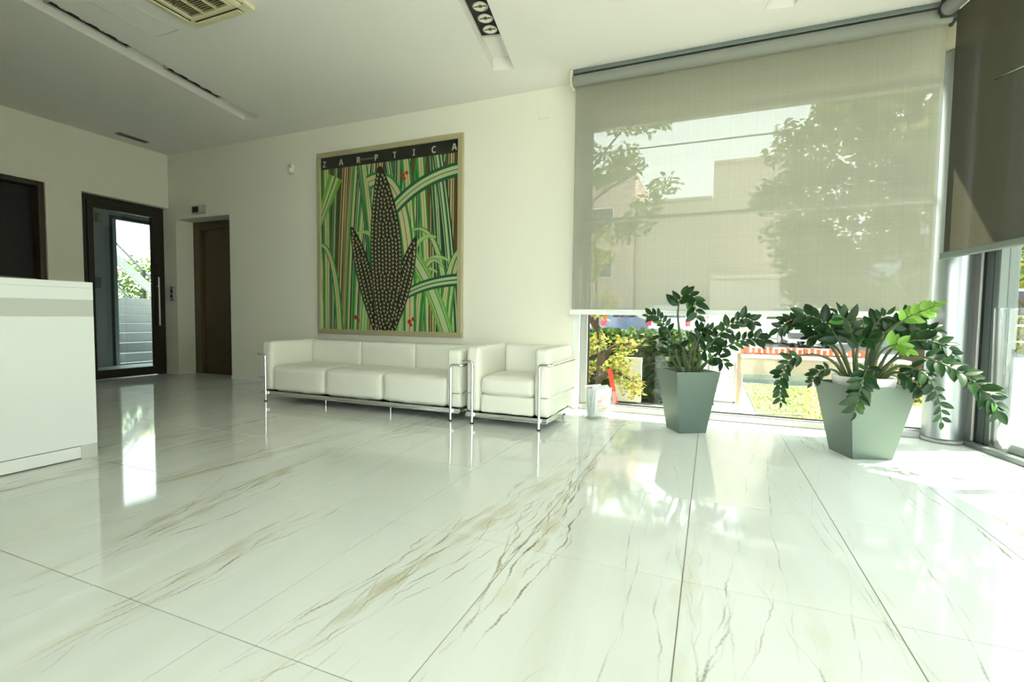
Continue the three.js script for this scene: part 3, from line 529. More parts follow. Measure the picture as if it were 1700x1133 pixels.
// tall clear glass vase on the sill of the glazed side
{
  const [x, z] = gl(0.37, 0.062);
  const o = thing('glass_vase', 'tall clear glass vase with crumpled clear filling standing on the side window sill', 'vase', [x, 0.036, z], GT);
  const w0 = 0.058, w1 = 0.07, h = 0.98, s = Math.SQRT2;
  const shell = (r0, r1, y0, y1) => new THREE.CylinderGeometry(r1 * s, r0 * s, y1 - y0, 4, 1, true).rotateY(Math.PI / 4).translate(0, (y0 + y1) / 2, 0);
  obj('body', [shell(w0, w1, 0.0, h), shell(w0 - 0.005, w1 - 0.005, 0.012, h)], M.acrylic, o);
  obj('rim', new THREE.TorusGeometry(w1 * s - 0.004, 0.004, 6, 4).rotateX(Math.PI / 2).rotateY(0).rotateY(Math.PI / 4).translate(0, h, 0), M.acrylic, o);
  const g = new THREE.IcosahedronGeometry(0.042, 3), p = g.attributes.position; for (let i = 0; i < p.count; i++) { const v = V(p.getX(i), p.getY(i), p.getZ(i)), k = 1 + 0.12 * Math.sin(v.x * 190 + v.y * 150) * Math.sin(v.z * 170 - v.y * 120); p.setXYZ(i, v.x * k, v.y * k * 2.3 + 0.12, v.z * k); } g.computeVertexNormals();
  obj('filling', g, phys(0.88, 0.92, 0.92, 0.35, { transmission: 0.6 }), o);
}

// ---------------------------------------------------------------- potted plants
function leafGeometry(L, W, fold, curl) {
  const N = 6, pos = [], idx = [];
  for (let i = 0; i <= N; i++) { const t = i / N, w = W / 2 * Math.pow(Math.sin(Math.PI * Math.pow(t, 0.8)), 0.75), y = -curl * t * t * L; for (const s of [-1, -0.5, 0, 0.5, 1]) pos.push(s * w, y + Math.abs(s) * w * fold, t * L); }
  for (let i = 0; i < N; i++) for (let k = 0; k < 4; k++) { const a = i * 5 + k; idx.push(a, a + 5, a + 1, a + 1, a + 5, a + 6); }
  const g = new THREE.BufferGeometry(); g.setAttribute('position', new THREE.Float32BufferAttribute(pos, 3)); g.setIndex(idx); g.computeVertexNormals(); return g;
}
const leafShapes = [leafGeometry(0.082, 0.040, 0.25, 0.18), leafGeometry(0.070, 0.037, 0.2, 0.1), leafGeometry(0.062, 0.030, 0.3, 0.25)];
function plantStem(plant, pts, n, scale, tone, from = 0.3, young = false) {
  n = Math.round(n * 1.22); const curve = new THREE.CatmullRomCurve3(pts.map((p) => V(...p))), P = curve.getPoints(22);
  const st = obj('stem', sweep(P, (t) => 0.011 * (1 - t) * (1 - t) + 0.0028, 7), M.stem, plant);
  for (let i = 0; i < n; i++) {
    const t = from + (1 - from) * (i + 0.3) / n, p = curve.getPoint(Math.min(t, 0.999)), d = curve.getTangent(Math.min(t, 0.999));
    const face = V(rr(-0.55, 0.75), rr(0.0, 0.75), 0.85); let side = d.clone().cross(face); if (side.length() < 0.3) side = V(1, 0, 0.3).cross(d); side.normalize();
    const up = side.clone().cross(d).normalize();
    const last = i === n - 1;
    const s = i % 2 ? 1 : -1, out = side.clone().multiplyScalar(last ? 0.05 : s).addScaledVector(d, last ? 1 : 0.55 + 0.3 * rnd()).addScaledVector(up, rr(-0.12, 0.42)).normalize();
    const z = out, y = up.clone().addScaledVector(V(rr(-1, 1), rr(-0.4, 1), rr(-1, 1)), 0.35); y.addScaledVector(z, -y.dot(z)).normalize(); const x = y.clone().cross(z);
    const k = 1.08 * scale * rr(0.85, 1.15) * (t > 0.85 ? 0.86 : 1);
    const m = obj('leaf', leafShapes[i % 3], young ? M.youngLeaf : M.leaves[(i * 7 + tone) % (rnd() < 0.14 ? 4 : 3)], st);
    m.matrixAutoUpdate = true; m.quaternion.setFromRotationMatrix(new THREE.Matrix4().makeBasis(x, y, z)); m.position.copy(p).addScaledVector(out, 0.003); m.scale.setScalar(k);
  }
}
function planter(o, b, t, h, turn) {
  const wall = 0.008, s = Math.SQRT1_2 * 2;
  const sh = (r0, r1, y0, y1, open) => { const g = new THREE.CylinderGeometry(r1 * Math.SQRT2, r0 * Math.SQRT2, y1 - y0, 4, 1, open).rotateY(Math.PI / 4).translate(0, (y0 + y1) / 2, 0).toNonIndexed(); g.computeVertexNormals(); return g; };
  const lerp = (y) => b + (t - b) * y / h;
  const quadRing = (r0, r1, y) => { const g = new THREE.RingGeometry(r0 * Math.SQRT2, r1 * Math.SQRT2, 4, 1, Math.PI / 4).rotateX(-Math.PI / 2); return g.translate(0, y, 0); };
  const inner = strip(sh(lerp(h - 0.12) - wall, t - wall, h - 0.12, h, true)), a = inner.attributes.position.array, nn = inner.attributes.normal.array;
  for (let i = 0; i < a.length; i += 9) for (let k = 0; k < 3; k++) { const q = a[i + k]; a[i + k] = a[i + 6 + k]; a[i + 6 + k] = q; } for (let i = 0; i < nn.length; i++) nn[i] *= -1;
  obj('planter', [sh(b, t, 0, h, true), quadRing(t - wall, t, h), inner, sh(b, b, 0, 0.004, false)].map((g) => g.rotateY(turn)), M.pot, o);
  return (y) => lerp(y) - wall;
}
{
  const h = 0.5, o = thing('potted_plant', 'dark green glossy plant in a slim tapered metal pot left of the larger pot', 'potted plant', [-0.165, 0, -4.2]);
  const turn = rad(30), r = planter(o, 0.113, 0.182, h, turn), Y = h - 0.035;
  obj('soil', new THREE.BoxGeometry(2 * r(Y), 0.02, 2 * r(Y)).rotateY(turn).translate(0, Y - 0.01, 0), M.soil, o);
  const S = (list, n, k, tone, from) => plantStem(o, list, n, k, tone, from);
  const y0 = Y - 0.01;
  S([[0.0, y0, 0.02], [-0.06, 0.76, 0.04], [-0.085, 0.97, 0.06], [-0.06, 1.09, 0.08], [0.0, 1.10, 0.09], [0.045, 1.02, 0.09], [0.065, 0.90, 0.09]], 15, 1.45, 0, 0.38);
  S([[-0.04, y0, 0.0], [-0.11, 0.68, 0.0], [-0.17, 0.84, 0.02], [-0.25, 0.935, 0.04], [-0.32, 0.94, 0.05]], 15, 1.0, 1, 0.42);
  S([[0.03, y0, -0.02], [0.06, 0.70, 0.02], [0.11, 0.82, 0.05], [0.13, 0.86, 0.10]], 9, 1.15, 2, 0.4);
  S([[0.04, y0, 0.02], [0.14, 0.68, 0.05], [0.28, 0.85, 0.08], [0.40, 0.925, 0.08], [0.47, 0.90, 0.08]], 17, 1.1, 3, 0.3);
  S([[0.06, y0, 0.0], [0.20, 0.63, 0.02], [0.35, 0.735, 0.0], [0.49, 0.77, -0.02], [0.56, 0.755, -0.02]], 16, 1.08, 4, 0.3);
  S([[0.06, y0, 0.05], [0.14, 0.58, 0.12], [0.23, 0.62, 0.16], [0.28, 0.56, 0.18]], 10, 1.0, 5, 0.3);
  S([[-0.05, y0, -0.03], [-0.15, 0.62, -0.06], [-0.18, 0.76, -0.10], [-0.235, 0.76, -0.12]], 11, 0.95, 6, 0.35);
  S([[0.0, y0, -0.04], [0.03, 0.7, -0.12], [0.10, 0.80, -0.16], [0.2, 0.84, -0.18]], 11, 1.0, 7, 0.35);
  S([[0.02, y0, 0.05], [-0.02, 0.64, 0.14], [-0.06, 0.72, 0.2], [-0.08, 0.70, 0.26]], 9, 1.0, 8, 0.35);
  S([[0.05, y0, -0.02], [0.13, 0.66, -0.05], [0.2, 0.70, -0.03], [0.27, 0.68, 0.02]], 11, 0.95, 9, 0.3);
}
{
  const h = 0.49, o = thing('potted_plant', 'wide arching glossy plant with a white inner rim in the larger tapered metal pot', 'potted plant', [0.975, 0, -3.955]);
  const turn = rad(20), r = planter(o, 0.128, 0.208, h, turn);
  obj('liner', lathe([[0.15, 0.40], [0.178, 0.50], [0.184, 0.535], [0.178, 0.545], [0.17, 0.54], [0.165, 0.5]], 40), M.liner, o);
  obj('soil', cyl(0.166, 0.16, 0.03, 0, 0.478, 0, 32), M.soil, o);
  obj('support', new THREE.BoxGeometry(0.33, 0.012, 0.33).rotateY(turn).translate(0, 0.395, 0), M.darkUnder, o);
  // plant axes: a to the right as seen across the room, f towards the room
  const ax = [0.972, 0.235], fx = [-0.235, 0.972], P = (a, y, f) => [ax[0] * a + fx[0] * f, y, ax[1] * a + fx[1] * f];
  const S = (list, n, k, tone, from, young) => plantStem(o, list.map((q) => P(...q)), n, k, tone, from, young);
  const y0 = 0.5;
  S([[-0.08, y0, 0.02], [-0.18, 0.64, 0.06], [-0.30, 0.68, 0.1], [-0.41, 0.645, 0.12], [-0.47, 0.54, 0.13], [-0.485, 0.42, 0.13], [-0.475, 0.32, 0.13]], 20, 0.95, 0, 0.42);
  S([[-0.08, y0, 0], [-0.18, 0.72, 0.02], [-0.31, 0.87, 0.03], [-0.44, 0.91, 0.04], [-0.52, 0.85, 0.05]], 18, 1.1, 1, 0.36);
  S([[-0.06, y0, 0.02], [-0.14, 0.77, 0.06], [-0.24, 0.91, 0.1], [-0.36, 0.965, 0.12]], 16, 1.4, 2, 0.34);
  S([[-0.04, y0, 0.02], [-0.07, 0.77, 0.05], [-0.10, 0.91, 0.08], [-0.16, 0.965, 0.12]], 15, 1.4, 3, 0.34);
  S([[0.03, y0, 0.0], [0.06, 0.75, 0.0], [0.13, 0.87, 0.0], [0.22, 0.95, 0.0], [0.34, 1.02, 0.0]], 8, 1.0, 0, 0.3);
  S([[0.03, y0, 0.02], [0.09, 0.78, 0.03], [0.17, 0.90, 0.03], [0.25, 0.965, 0.03], [0.35, 1.015, 0.03]], 13, 0.95, 0, 0.55, true);
  S([[0.01, y0, 0.0], [0.02, 0.77, -0.02], [0.05, 0.89, -0.02], [0.11, 0.97, -0.02]], 10, 1.15, 5, 0.4);
  S([[0.06, y0, 0.03], [0.16, 0.67, 0.06], [0.28, 0.70, 0.1], [0.42, 0.645, 0.12], [0.53, 0.565, 0.13], [0.61, 0.47, 0.14], [0.645, 0.40, 0.14]], 24, 1.22, 6, 0.36);
  S([[0.07, y0, 0.04], [0.18, 0.63, 0.1], [0.30, 0.60, 0.16], [0.37, 0.46, 0.18], [0.395, 0.30, 0.18]], 15, 0.98, 7, 0.36);
  S([[0.05, y0, 0.0], [0.15, 0.74, 0.0], [0.28, 0.80, 0.02], [0.40, 0.77, 0.03], [0.455, 0.69, 0.04]], 16, 1.1, 8, 0.34);
  S([[0.0, y0, 0.08], [0.02, 0.62, 0.16], [0.01, 0.60, 0.25], [-0.015, 0.48, 0.29], [-0.04, 0.33, 0.29]], 17, 1.12, 3, 0.42);
  S([[-0.08, y0, 0.04], [-0.17, 0.58, 0.1], [-0.24, 0.57, 0.14], [-0.29, 0.48, 0.15]], 12, 0.82, 10, 0.4);
  S([[0.08, y0, 0.04], [0.17, 0.59, 0.1], [0.25, 0.55, 0.14], [0.31, 0.47, 0.15]], 11, 1.0, 11, 0.36);
  S([[0.03, y0, 0.04], [0.09, 0.72, 0.1], [0.16, 0.77, 0.12], [0.22, 0.74, 0.13]], 9, 1.1, 0, 0.5, true);
  S([[0.0, y0, -0.03], [0.07, 0.80, -0.08], [0.18, 0.87, -0.1], [0.25, 0.86, -0.1]], 12, 1.05, 13, 0.36);
  S([[-0.03, y0, 0.05], [-0.04, 0.72, 0.12], [-0.01, 0.80, 0.16], [0.04, 0.80, 0.18]], 10, 1.1, 14, 0.38);
  S([[-0.05, y0, -0.04], [-0.16, 0.72, -0.08], [-0.26, 0.80, -0.1], [-0.34, 0.79, -0.1]], 12, 1.05, 15, 0.36);
  S([[0.04, y0, -0.04], [0.18, 0.70, -0.06], [0.30, 0.86, -0.08], [0.37, 0.86, -0.08]], 12, 1.05, 16, 0.4);
}
// a third plant stands close on the right, only one blade tip reaches into view
{
  const o = thing('tall_plant', 'dark pointed leaf tip of a tall plant poking in at the upper right edge', 'plant', [1.12, 0, -1.32]);
  obj('pot', lathe([[0, 0], [0.14, 0], [0.17, 0.3], [0.165, 0.3], [0.15, 0.26], [0, 0.26]], 32), M.liner, o);
  obj('trunk', sweep([V(0, 0.25, 0), V(0.02, 0.7, 0.01), V(0, 1.2, 0), V(0.01, 1.42, 0)], () => 0.02, 10), M.bark, o);
  const blade = (a, L, rise, droop) => { const N = 12, pos = [], idx = []; for (let i = 0; i <= N; i++) { const t = i / N, w = 0.024 * Math.pow(Math.sin(Math.PI * (0.12 + 0.88 * t)), 0.7), y = rise * t - droop * t * t; for (const s of [-1, 0, 1]) pos.push(L * t, y + Math.abs(s) * 0.004, s * w); } for (let i = 0; i < N; i++) for (let k = 0; k < 2; k++) { const q = i * 3 + k; idx.push(q, q + 1, q + 3, q + 1, q + 4, q + 3); } const g = new THREE.BufferGeometry(); g.setAttribute('position', new THREE.Float32BufferAttribute(pos, 3)); g.setIndex(idx); g.computeVertexNormals(); return g.rotateY(a).translate(0, 1.41, 0); };
  for (const [a, L, r, d] of [[rad(185.5), 0.622, 0.26, 0.276], [0.6, 0.6, 0.4, 0.45], [-0.5, 0.55, 0.5, 0.5], [-1.4, 0.5, 0.3, 0.4]]) obj('blade', blade(a, L, r, d), M.leaves[2], o);
}

// ---------------------------------------------------------------- outdoors
const G = -0.12;
struct('ground', bx(-70, 70, G - 0.3, G, -90, 40), M.concrete);
struct('street', bx(-70, 70, G, G + 0.012, -42, -17.2), M.asphalt);
struct('sidewalk', bx(-70, 70, G, G + 0.06, -17.2, -14.6), M.pale);
{ // pale paving slabs in front of the window
  const o = structure('paving');
  for (let i = 0; i < 2; i++) for (let k = 0; k < 7; k++) obj('slab', rb(-0.36 + i * 0.42, 0.05 + i * 0.42, G, G + 0.03 + (k > 3 ? 0.03 : 0), -6.2 - k * 0.98, -5.25 - k * 0.98, 0.01), M.pale, o);
  const b = structure('deck');
  for (let k = 0; k < 9; k++) obj('board', rb(1.5, 3.6, G, G + 0.05, -7.0 + k * 0.2, -6.815 + k * 0.2, 0.006), std(0.62 + 0.04 * Math.sin(k * 2.3), 0.59, 0.55, 0.85), b);
}
// leaves for hedges and trees: one small folded leaf, many copies
const outLeaf = (() => { const g = leafGeometry(0.10, 0.055, 0.3, 0.3); return g; })();
function foliage(name, parent, spots, size, colors) {
  const m = new THREE.InstancedMesh(outLeaf, M.foliage, spots.length); m.name = name; m.castShadow = m.receiveShadow = true; m.userData.kind = 'stuff';
  const q = new THREE.Quaternion(), e = new THREE.Euler(), c = new THREE.Color(), mat = new THREE.Matrix4();
  spots.forEach((p, i) => { e.set(rr(-1.3, 1.3), rr(0, 6.28), rr(-0.9, 0.9)); q.setFromEuler(e); const s = size * rr(0.7, 1.35); m.setMatrixAt(i, mat.compose(p, q, V(s, s, s))); const k = colors[Math.floor(rnd() * colors.length)], f = rr(0.75, 1.25); m.setColorAt(i, c.setRGB(k[0] * f, k[1] * f, k[2] * f)); });
  parent.add(m); return m;
}
const inBall = (cx, cy, cz, rx, ry, rz, hollow = 0.0) => { const u = rr(-1, 1), a = rr(0, 6.2832), s = Math.sqrt(1 - u * u), r = Math.cbrt(rr(hollow, 1)); return V(cx + rx * r * s * Math.cos(a), cy + ry * r * u, cz + rz * r * s * Math.sin(a)); };
function clumps(list, n, cr) { const out = []; for (let i = 0; i < n; i++) { const c = list[Math.floor(rnd() * list.length)]; out.push(inBall(c[0], c[1], c[2], cr, cr * 0.7, cr)); } return out; }
// hedge
{
  const o = thing('hedge', 'clipped dark green hedge with a sunlit top behind the small yellow tree', 'hedge', [-1.72, G, -6.6], rad(7));
  obj('core', new RoundedBoxGeometry(2.7, 0.74, 1.1, 3, 0.1).translate(0.1, 0.38, 0), M.hedgeCore, o);
  const sp = []; for (let i = 0; i < 9000; i++) { const f = rnd(); if (f < 0.4) sp.push(V(rr(-1.3, 1.5), rr(0.02, 0.78), 0.55 + rr(0, 0.08))); else if (f < 0.75) sp.push(V(rr(-1.3, 1.5), 0.75 + rr(-0.02, 0.09), rr(-0.6, 0.6))); else sp.push(V(1.45 + rr(0, 0.08), rr(0, 0.8), rr(-0.6, 0.6))); }
  foliage('foliage', o, sp, 0.95, [[0.05, 0.10, 0.025], [0.08, 0.15, 0.03], [0.14, 0.22, 0.05], [0.03, 0.07, 0.02]]);
}
function tree(name, label, pos, trunk, limbs, spots, size, colors) {
  const o = thing(name, label, 'tree', pos);
  obj('trunk', sweep(trunk.map((p) => V(...p)), (t) => (trunk.r ?? 0.1) * (1 - 0.55 * t), 10), M.bark, o);
  for (const l of limbs) obj('branch', sweep(new THREE.CatmullRomCurve3(l.map((p) => V(...p))).getPoints(10), (t) => (l.r ?? 0.04) * (1 - 0.75 * t) + 0.004, 7), M.bark, o);
  foliage('foliage', o, spots, size, colors); return o;
}
{ // small feathery tree at the left end of the window
  const cl = []; for (let i = 0; i < 46; i++) { const y = rr(0.1, 2.0); cl.push([rr(-0.42, 0.22) - 0.06 * y, y, rr(-0.25, 0.25)]); }
  cl.push([0.3, 0.35, 0.1], [0.36, 0.28, 0.1], [0.28, 0.75, 0.0], [0.2, 0.5, 0.15], [0.34, 0.22, 0.18]);
  const tr = [[-0.1, 0, 0], [-0.08, 0.6, 0.02], [-0.12, 1.2, 0], [-0.16, 2.0, 0]]; tr.r = 0.022;
  tree('small_tree', 'small feathery yellow green tree outside the left end of the front window', [-1.12, G, -5.62], tr, [[[-0.08, 0.5, 0], [0.1, 0.7, 0.05], [0.28, 0.75, 0.05]], [[-0.1, 0.3, 0], [0.1, 0.42, 0.05], [0.32, 0.33, 0.1]], [[-0.1, 0.9, 0], [-0.25, 1.1, 0.05], [-0.4, 1.15, 0.05]]], clumps(cl, 2600, 0.12), 0.5, [[0.42, 0.44, 0.08], [0.30, 0.38, 0.08], [0.52, 0.46, 0.12], [0.20, 0.30, 0.07], [0.55, 0.40, 0.12]]);
}
{ // tree left of the view, its crown hangs into the upper left of the blind
  const cl = []; for (let i = 0; i < 17; i++) { const p = inBall(-0.2, 4.9, 0, 1.75, 1.0, 1.2); cl.push([p.x, p.y, p.z]); } cl.push([1.2, 3.4, 0.3], [1.0, 3.1, 0.2], [1.5, 3.8, 0.2], [0.7, 2.9, 0.3]);
  const tr = [[-1.0, 0, 0], [-0.95, 2, 0], [-0.8, 3.6, 0], [-0.5, 5.0, 0]]; tr.r = 0.14;
  tree('street_tree', 'light leafy tree hanging into the upper left of the blind', [-2.55, G, -11], tr, [[[-0.85, 3, 0], [0.2, 3.8, 0.1], [1.2, 4.3, 0.2]], [[-0.8, 3.4, 0], [0.1, 4.6, 0], [0.8, 5.4, 0]]], clumps(cl, 2600, 0.40), 1.1, [[0.16, 0.24, 0.06], [0.22, 0.30, 0.08], [0.10, 0.17, 0.05]]);
}
{ // large tree on the right
  const cl = []; for (let i = 0; i < 80; i++) { const p = inBall(-0.55, 4.1, 0, 1.95, 1.9, 1.3); cl.push([p.x, p.y, p.z]); } for (let i = 0; i < 46; i++) cl.push([rr(-1.7, 0.7), rr(0.9, 3.0), rr(-0.6, 0.6)]); for (let i = 0; i < 16; i++) cl.push([rr(-1.2, 0.9), rr(2.4, 5.6), rr(-0.5, 0.5)]);
  const tr = [[0.35, 0, 0], [0.3, 1.6, 0], [0.15, 3.2, 0.05], [0.2, 5.2, 0]]; tr.r = 0.2;
  tree('street_tree', 'big dense tree with a dark trunk filling the right side of the blind', [3.1, G, -11], tr, [[[0.25, 2.6, 0], [-0.6, 3.7, 0.1], [-1.6, 4.6, 0.1]], [[0.25, 2.4, 0], [-0.5, 2.8, 0.1], [-1.3, 2.9, 0.1]], [[0.2, 3.4, 0], [0.9, 4.4, 0], [1.3, 5.0, 0]]], clumps(cl, 19000, 0.38), 1.15, [[0.15, 0.21, 0.07], [0.20, 0.26, 0.08], [0.10, 0.15, 0.05], [0.30, 0.29, 0.10]]);
}
{ // growth seen through the side glazing
  const cl = []; for (let i = 0; i < 40; i++) { const p = inBall(0, 2.6, 0, 1.0, 1.15, 0.8); cl.push([p.x, p.y, p.z]); }
  const tr = [[0.3, 0, 0], [0.25, 1.2, 0], [0.1, 2.4, 0]]; tr.r = 0.06;
  tree('flowering_tree', 'green tree with yellow blossom seen through the side glazing below the dark blind', [5.1, G, -11.6], tr, [[[0.25, 1.2, 0], [-0.4, 1.9, 0.1], [-0.7, 2.3, 0.1]]], clumps(cl, 4200, 0.25), 0.9, [[0.16, 0.24, 0.06], [0.24, 0.32, 0.08], [0.60, 0.52, 0.03], [0.10, 0.16, 0.04]]);
  const sh = thing('shrub', 'round yellow green shrub beyond the glass vase, under the blue grey house', 'shrub', [5.15, G, -10.7]);
  obj('stem', [cyl(0.02, 0.03, 0.6, 0, 0, 0, 8), cyl(0.015, 0.02, 0.5, 0.15, 0, 0.05, 8)], M.bark, sh);
  const sp = []; for (let i = 0; i < 2600; i++) sp.push(inBall(0, 0.86, 0, 0.7, 0.36, 0.5)); foliage('foliage', sh, sp, 0.8, [[0.40, 0.44, 0.05], [0.26, 0.34, 0.06], [0.62, 0.52, 0.04], [0.12, 0.2, 0.04]]);
  const b = thing('shrub', 'low brownish shrub on dry grass behind the pale deck boards', 'shrub', [2.25, G, -7.75]);
  obj('stem', [cyl(0.01, 0.016, 0.3, 0, 0, 0, 8), cyl(0.01, 0.014, 0.25, 0.12, 0, 0.02, 8)], M.bark, b);
  const s2 = []; for (let i = 0; i < 1200; i++) s2.push(inBall(0, 0.24, 0, 0.5, 0.22, 0.25)); foliage('foliage', b, s2, 0.6, [[0.14, 0.12, 0.06], [0.10, 0.13, 0.05], [0.2, 0.15, 0.08]]);
}
{ // lawn
  const o = tag(obj('lawn', prism([[0.5, -5.75], [2.9, -5.75], [2.9, -8.5], [0.5, -8.5]], G, G + 0.015), M.grass), null, null, null, 'structure');
  const sp = []; for (let i = 0; i < 7000; i++) sp.push(V(rr(0.52, 2.88), G + 0.015, rr(-8.48, -5.78)));
  const m = foliage('grass_blades', scene, sp, 0.35, [[0.40, 0.38, 0.12], [0.28, 0.32, 0.08], [0.5, 0.44, 0.18]]); tag(m, 'short dry sunlit grass on the lawn outside the front window', 'grass', null, 'stuff');
}
{ // garden bits
  const p = thing('white_panel', 'white upright board standing behind the small yellow tree', 'board', [-0.92, G, -5.95]); obj('board', rb(-0.17, 0.17, 0.02, 0.56, -0.02, 0.02, 0.004), M.pale, p); for (const x of [-0.13, 0.13]) obj('leg', rb(x - 0.015, x + 0.015, 0, 0.1, -0.05, -0.02, 0.003), M.aluFrame, p);
  const r = thing('red_plank', 'narrow red orange plank leaning beside the small yellow tree', 'plank', [-0.93, G, -5.36]); obj('plank', new RoundedBoxGeometry(0.05, 0.48, 0.03, 2, 0.006).translate(0, 0.24, 0).rotateZ(0.22).rotateX(-0.1), M.red, r);
  for (const x of [0, 0.05]) { const q = thing('thin_post', x ? 'right of two thin pale posts on the lawn left of the larger pot' : 'left of two thin pale posts on the lawn left of the larger pot', 'post', [0.985 + x, G, -5.70]); obj('post', cyl(0.008, 0.008, 0.40, 0, 0, 0, 10), std(0.72, 0.62, 0.56, 0.6), q); obj('cap', new THREE.SphereGeometry(0.011, 12, 8).translate(0, 0.405, 0), std(0.72, 0.62, 0.56, 0.6), q); }
  const w = thing('garden_wall', 'low beige rendered wall with a pale coping across the garden', 'wall', [1.35, G, -9.0]); obj('wall', bx(-0.85, 1.4, 0, 0.40, -0.12, 0.12), M.beige, w); obj('coping', rb(-0.88, 1.42, 0.40, 0.445, -0.15, 0.15, 0.008), M.pale, w); obj('footing', rb(-0.85, 1.4, 0, 0.06, 0.12, 0.15, 0.004), M.concrete, w);
  const f = thing('picket_fence', 'orange red picket fence behind the low beige garden wall', 'fence', [1.35, G, -10.4]);
  for (let i = 0; i < 22; i++) obj('picket', rb(-0.8 + i * 0.098, -0.735 + i * 0.098, 0.02, 0.50 + 0.02 * Math.sin(i * 1.7), -0.012, 0.012, 0.004), M.orange, f); obj('rail', [rb(-0.82, 1.36, 0.14, 0.18, -0.03, -0.012, 0.003), rb(-0.82, 1.36, 0.36, 0.40, -0.03, -0.012, 0.003)], M.orange, f); for (const x of [-0.7, 0.3, 1.3]) obj('post', rb(x - 0.03, x + 0.03, 0, 0.5, -0.09, -0.03, 0.004), M.orange, f);
  const g = thing('glass_screen', 'low clear greenish glass screen standing outside between the two pots', 'glass screen', [0.32, G, -5.72], rad(20));
  for (let i = 0; i < 2; i++) obj('panel', rb(0.02 + i * 0.34, 0.34 + i * 0.34, 0.03, 0.45, -0.005, 0.005, 0.002), M.greenGlass, g); obj('base_channel', rb(0, 0.7, 0, 0.035, -0.02, 0.02, 0.004), M.aluFrame, g); obj('post', cyl(0.012, 0.012, 0.47, 0, 0, 0, 12), M.steel, g);
  const t = thing('garden_gate', 'narrow grey framed gate with a tan post right of the slim pot', 'gate', [0.18, G, -6.35]);
  obj('frame', [rb(0.09, 0.12, 0.03, 0.52, -0.015, 0.015, 0.003), rb(-0.2, 0.12, 0.03, 0.055, -0.015, 0.015, 0.003), rb(-0.2, -0.175, 0.03, 0.52, -0.015, 0.015, 0.003)], M.aluFrame, t); obj('post', rb(0.125, 0.165, 0, 0.64, -0.02, 0.02, 0.004), std(0.42, 0.30, 0.17, 0.8), t); for (let i = 0; i < 3; i++) obj('slat', rb(-0.175, 0.09, 0.14 + i * 0.12, 0.18 + i * 0.12, -0.008, 0.008, 0.003), M.pale, t);
}
// cars on the street
function car(label, paint, pos, turn) {
  const o = thing('car', label, 'car', pos, turn);
  const prof = new THREE.Shape([[-2.05, 0.32], [-2.1, 0.75], [-1.98, 1.0], [-1.72, 1.42], [-1.2, 1.5], [0.1, 1.48], [0.85, 1.02], [1.85, 0.88], [2.1, 0.62], [2.08, 0.32]].map((p) => new THREE.Vector2(...p)));
  obj('body', new THREE.ExtrudeGeometry(prof, { depth: 1.56, bevelEnabled: true, bevelSize: 0.08, bevelThickness: 0.08, bevelSegments: 3 }).translate(0, 0, -0.78), paint, o);
  obj('rear_window', new THREE.BoxGeometry(0.02, 0.36, 1.25).rotateZ(-0.52).translate(-1.955, 1.22, 0), M.carGlass, o);
  for (const s of [-1, 1]) { obj('side_window', new THREE.ExtrudeGeometry(new THREE.Shape([[-1.6, 1.05], [-1.4, 1.38], [0.05, 1.38], [0.55, 1.05]].map((p) => new THREE.Vector2(...p))), { depth: 0.012, bevelEnabled: false }).translate(0, 0, s * 0.862 - 0.006), M.carGlass, o);
    obj('tail_light', [rb(-2.20, -2.08, 0.72, 1.0, s * 0.76 - 0.09, s * 0.76 + 0.09, 0.02), rb(-2.07, -1.95, 1.0, 1.3, s * 0.78 - 0.06, s * 0.78 + 0.06, 0.02)], M.tailRed, o);
    for (const x of [-1.3, 1.32]) { const wh = obj('wheel', new THREE.CylinderGeometry(0.32, 0.32, 0.2, 28).rotateX(Math.PI / 2).translate(x, 0.32, s * 0.77), M.tyre, o); obj('hubcap', new THREE.CylinderGeometry(0.2, 0.2, 0.02, 20).rotateX(Math.PI / 2).translate(x, 0.32, s * 0.878), M.wheelRim, wh); } }
  obj('bumper', rb(-2.24, -2.05, 0.34, 0.58, -0.84, 0.84, 0.05), std(0.12, 0.12, 0.13, 0.6), o); obj('number_plate', rb(-2.205, -2.17, 0.66, 0.78, -0.26, 0.26, 0.005), M.plate, o);
  return o;
}
car('silver car seen from behind with red tail lights, parked across the street', M.carSilver, [-1.2, G + 0.012, -22.4], rad(80));
car('dark blue car parked at the far left of the street above the hedge', M.carBlue, [-3.9, G + 0.012, -20.4], rad(75));
car('pale car on the street between the two potted plants', phys(0.7, 0.71, 0.72, 0.3, { clearcoat: 0.6 }), [3.1, G + 0.012, -22.6], rad(100));
// houses across the street
function house(label, mat, x0, x1, h, z, depth, wins, extra) {
  const o = thing('house', label, 'house', [(x0 + x1) / 2, G, z - depth / 2]); const w = x1 - x0;
  obj('wall', bx(-w / 2, w / 2, 0, h, -depth / 2, depth / 2), mat, o); obj('roof', rb(-w / 2 - 0.01, w / 2 + 0.01, h, h + 0.18, -depth / 2 - 0.15, depth / 2 + 0.15, 0.03), extra ?? mat, o);
  for (const [a, b, y0, y1] of wins) { const f = obj('window', [bx(a - 0.06, a, y0 - 0.06, y1 + 0.06, depth / 2, depth / 2 + 0.05), bx(b, b + 0.06, y0 - 0.06, y1 + 0.06, depth / 2, depth / 2 + 0.05), bx(a, b, y1, y1 + 0.06, depth / 2, depth / 2 + 0.05), bx(a - 0.1, b + 0.1, y0 - 0.08, y0, depth / 2, depth / 2 + 0.1)], M.pale, o); obj('pane', bx(a, b, y0, y1, depth / 2, depth / 2 + 0.02), M.darkWindow, f); }
  return o;
}
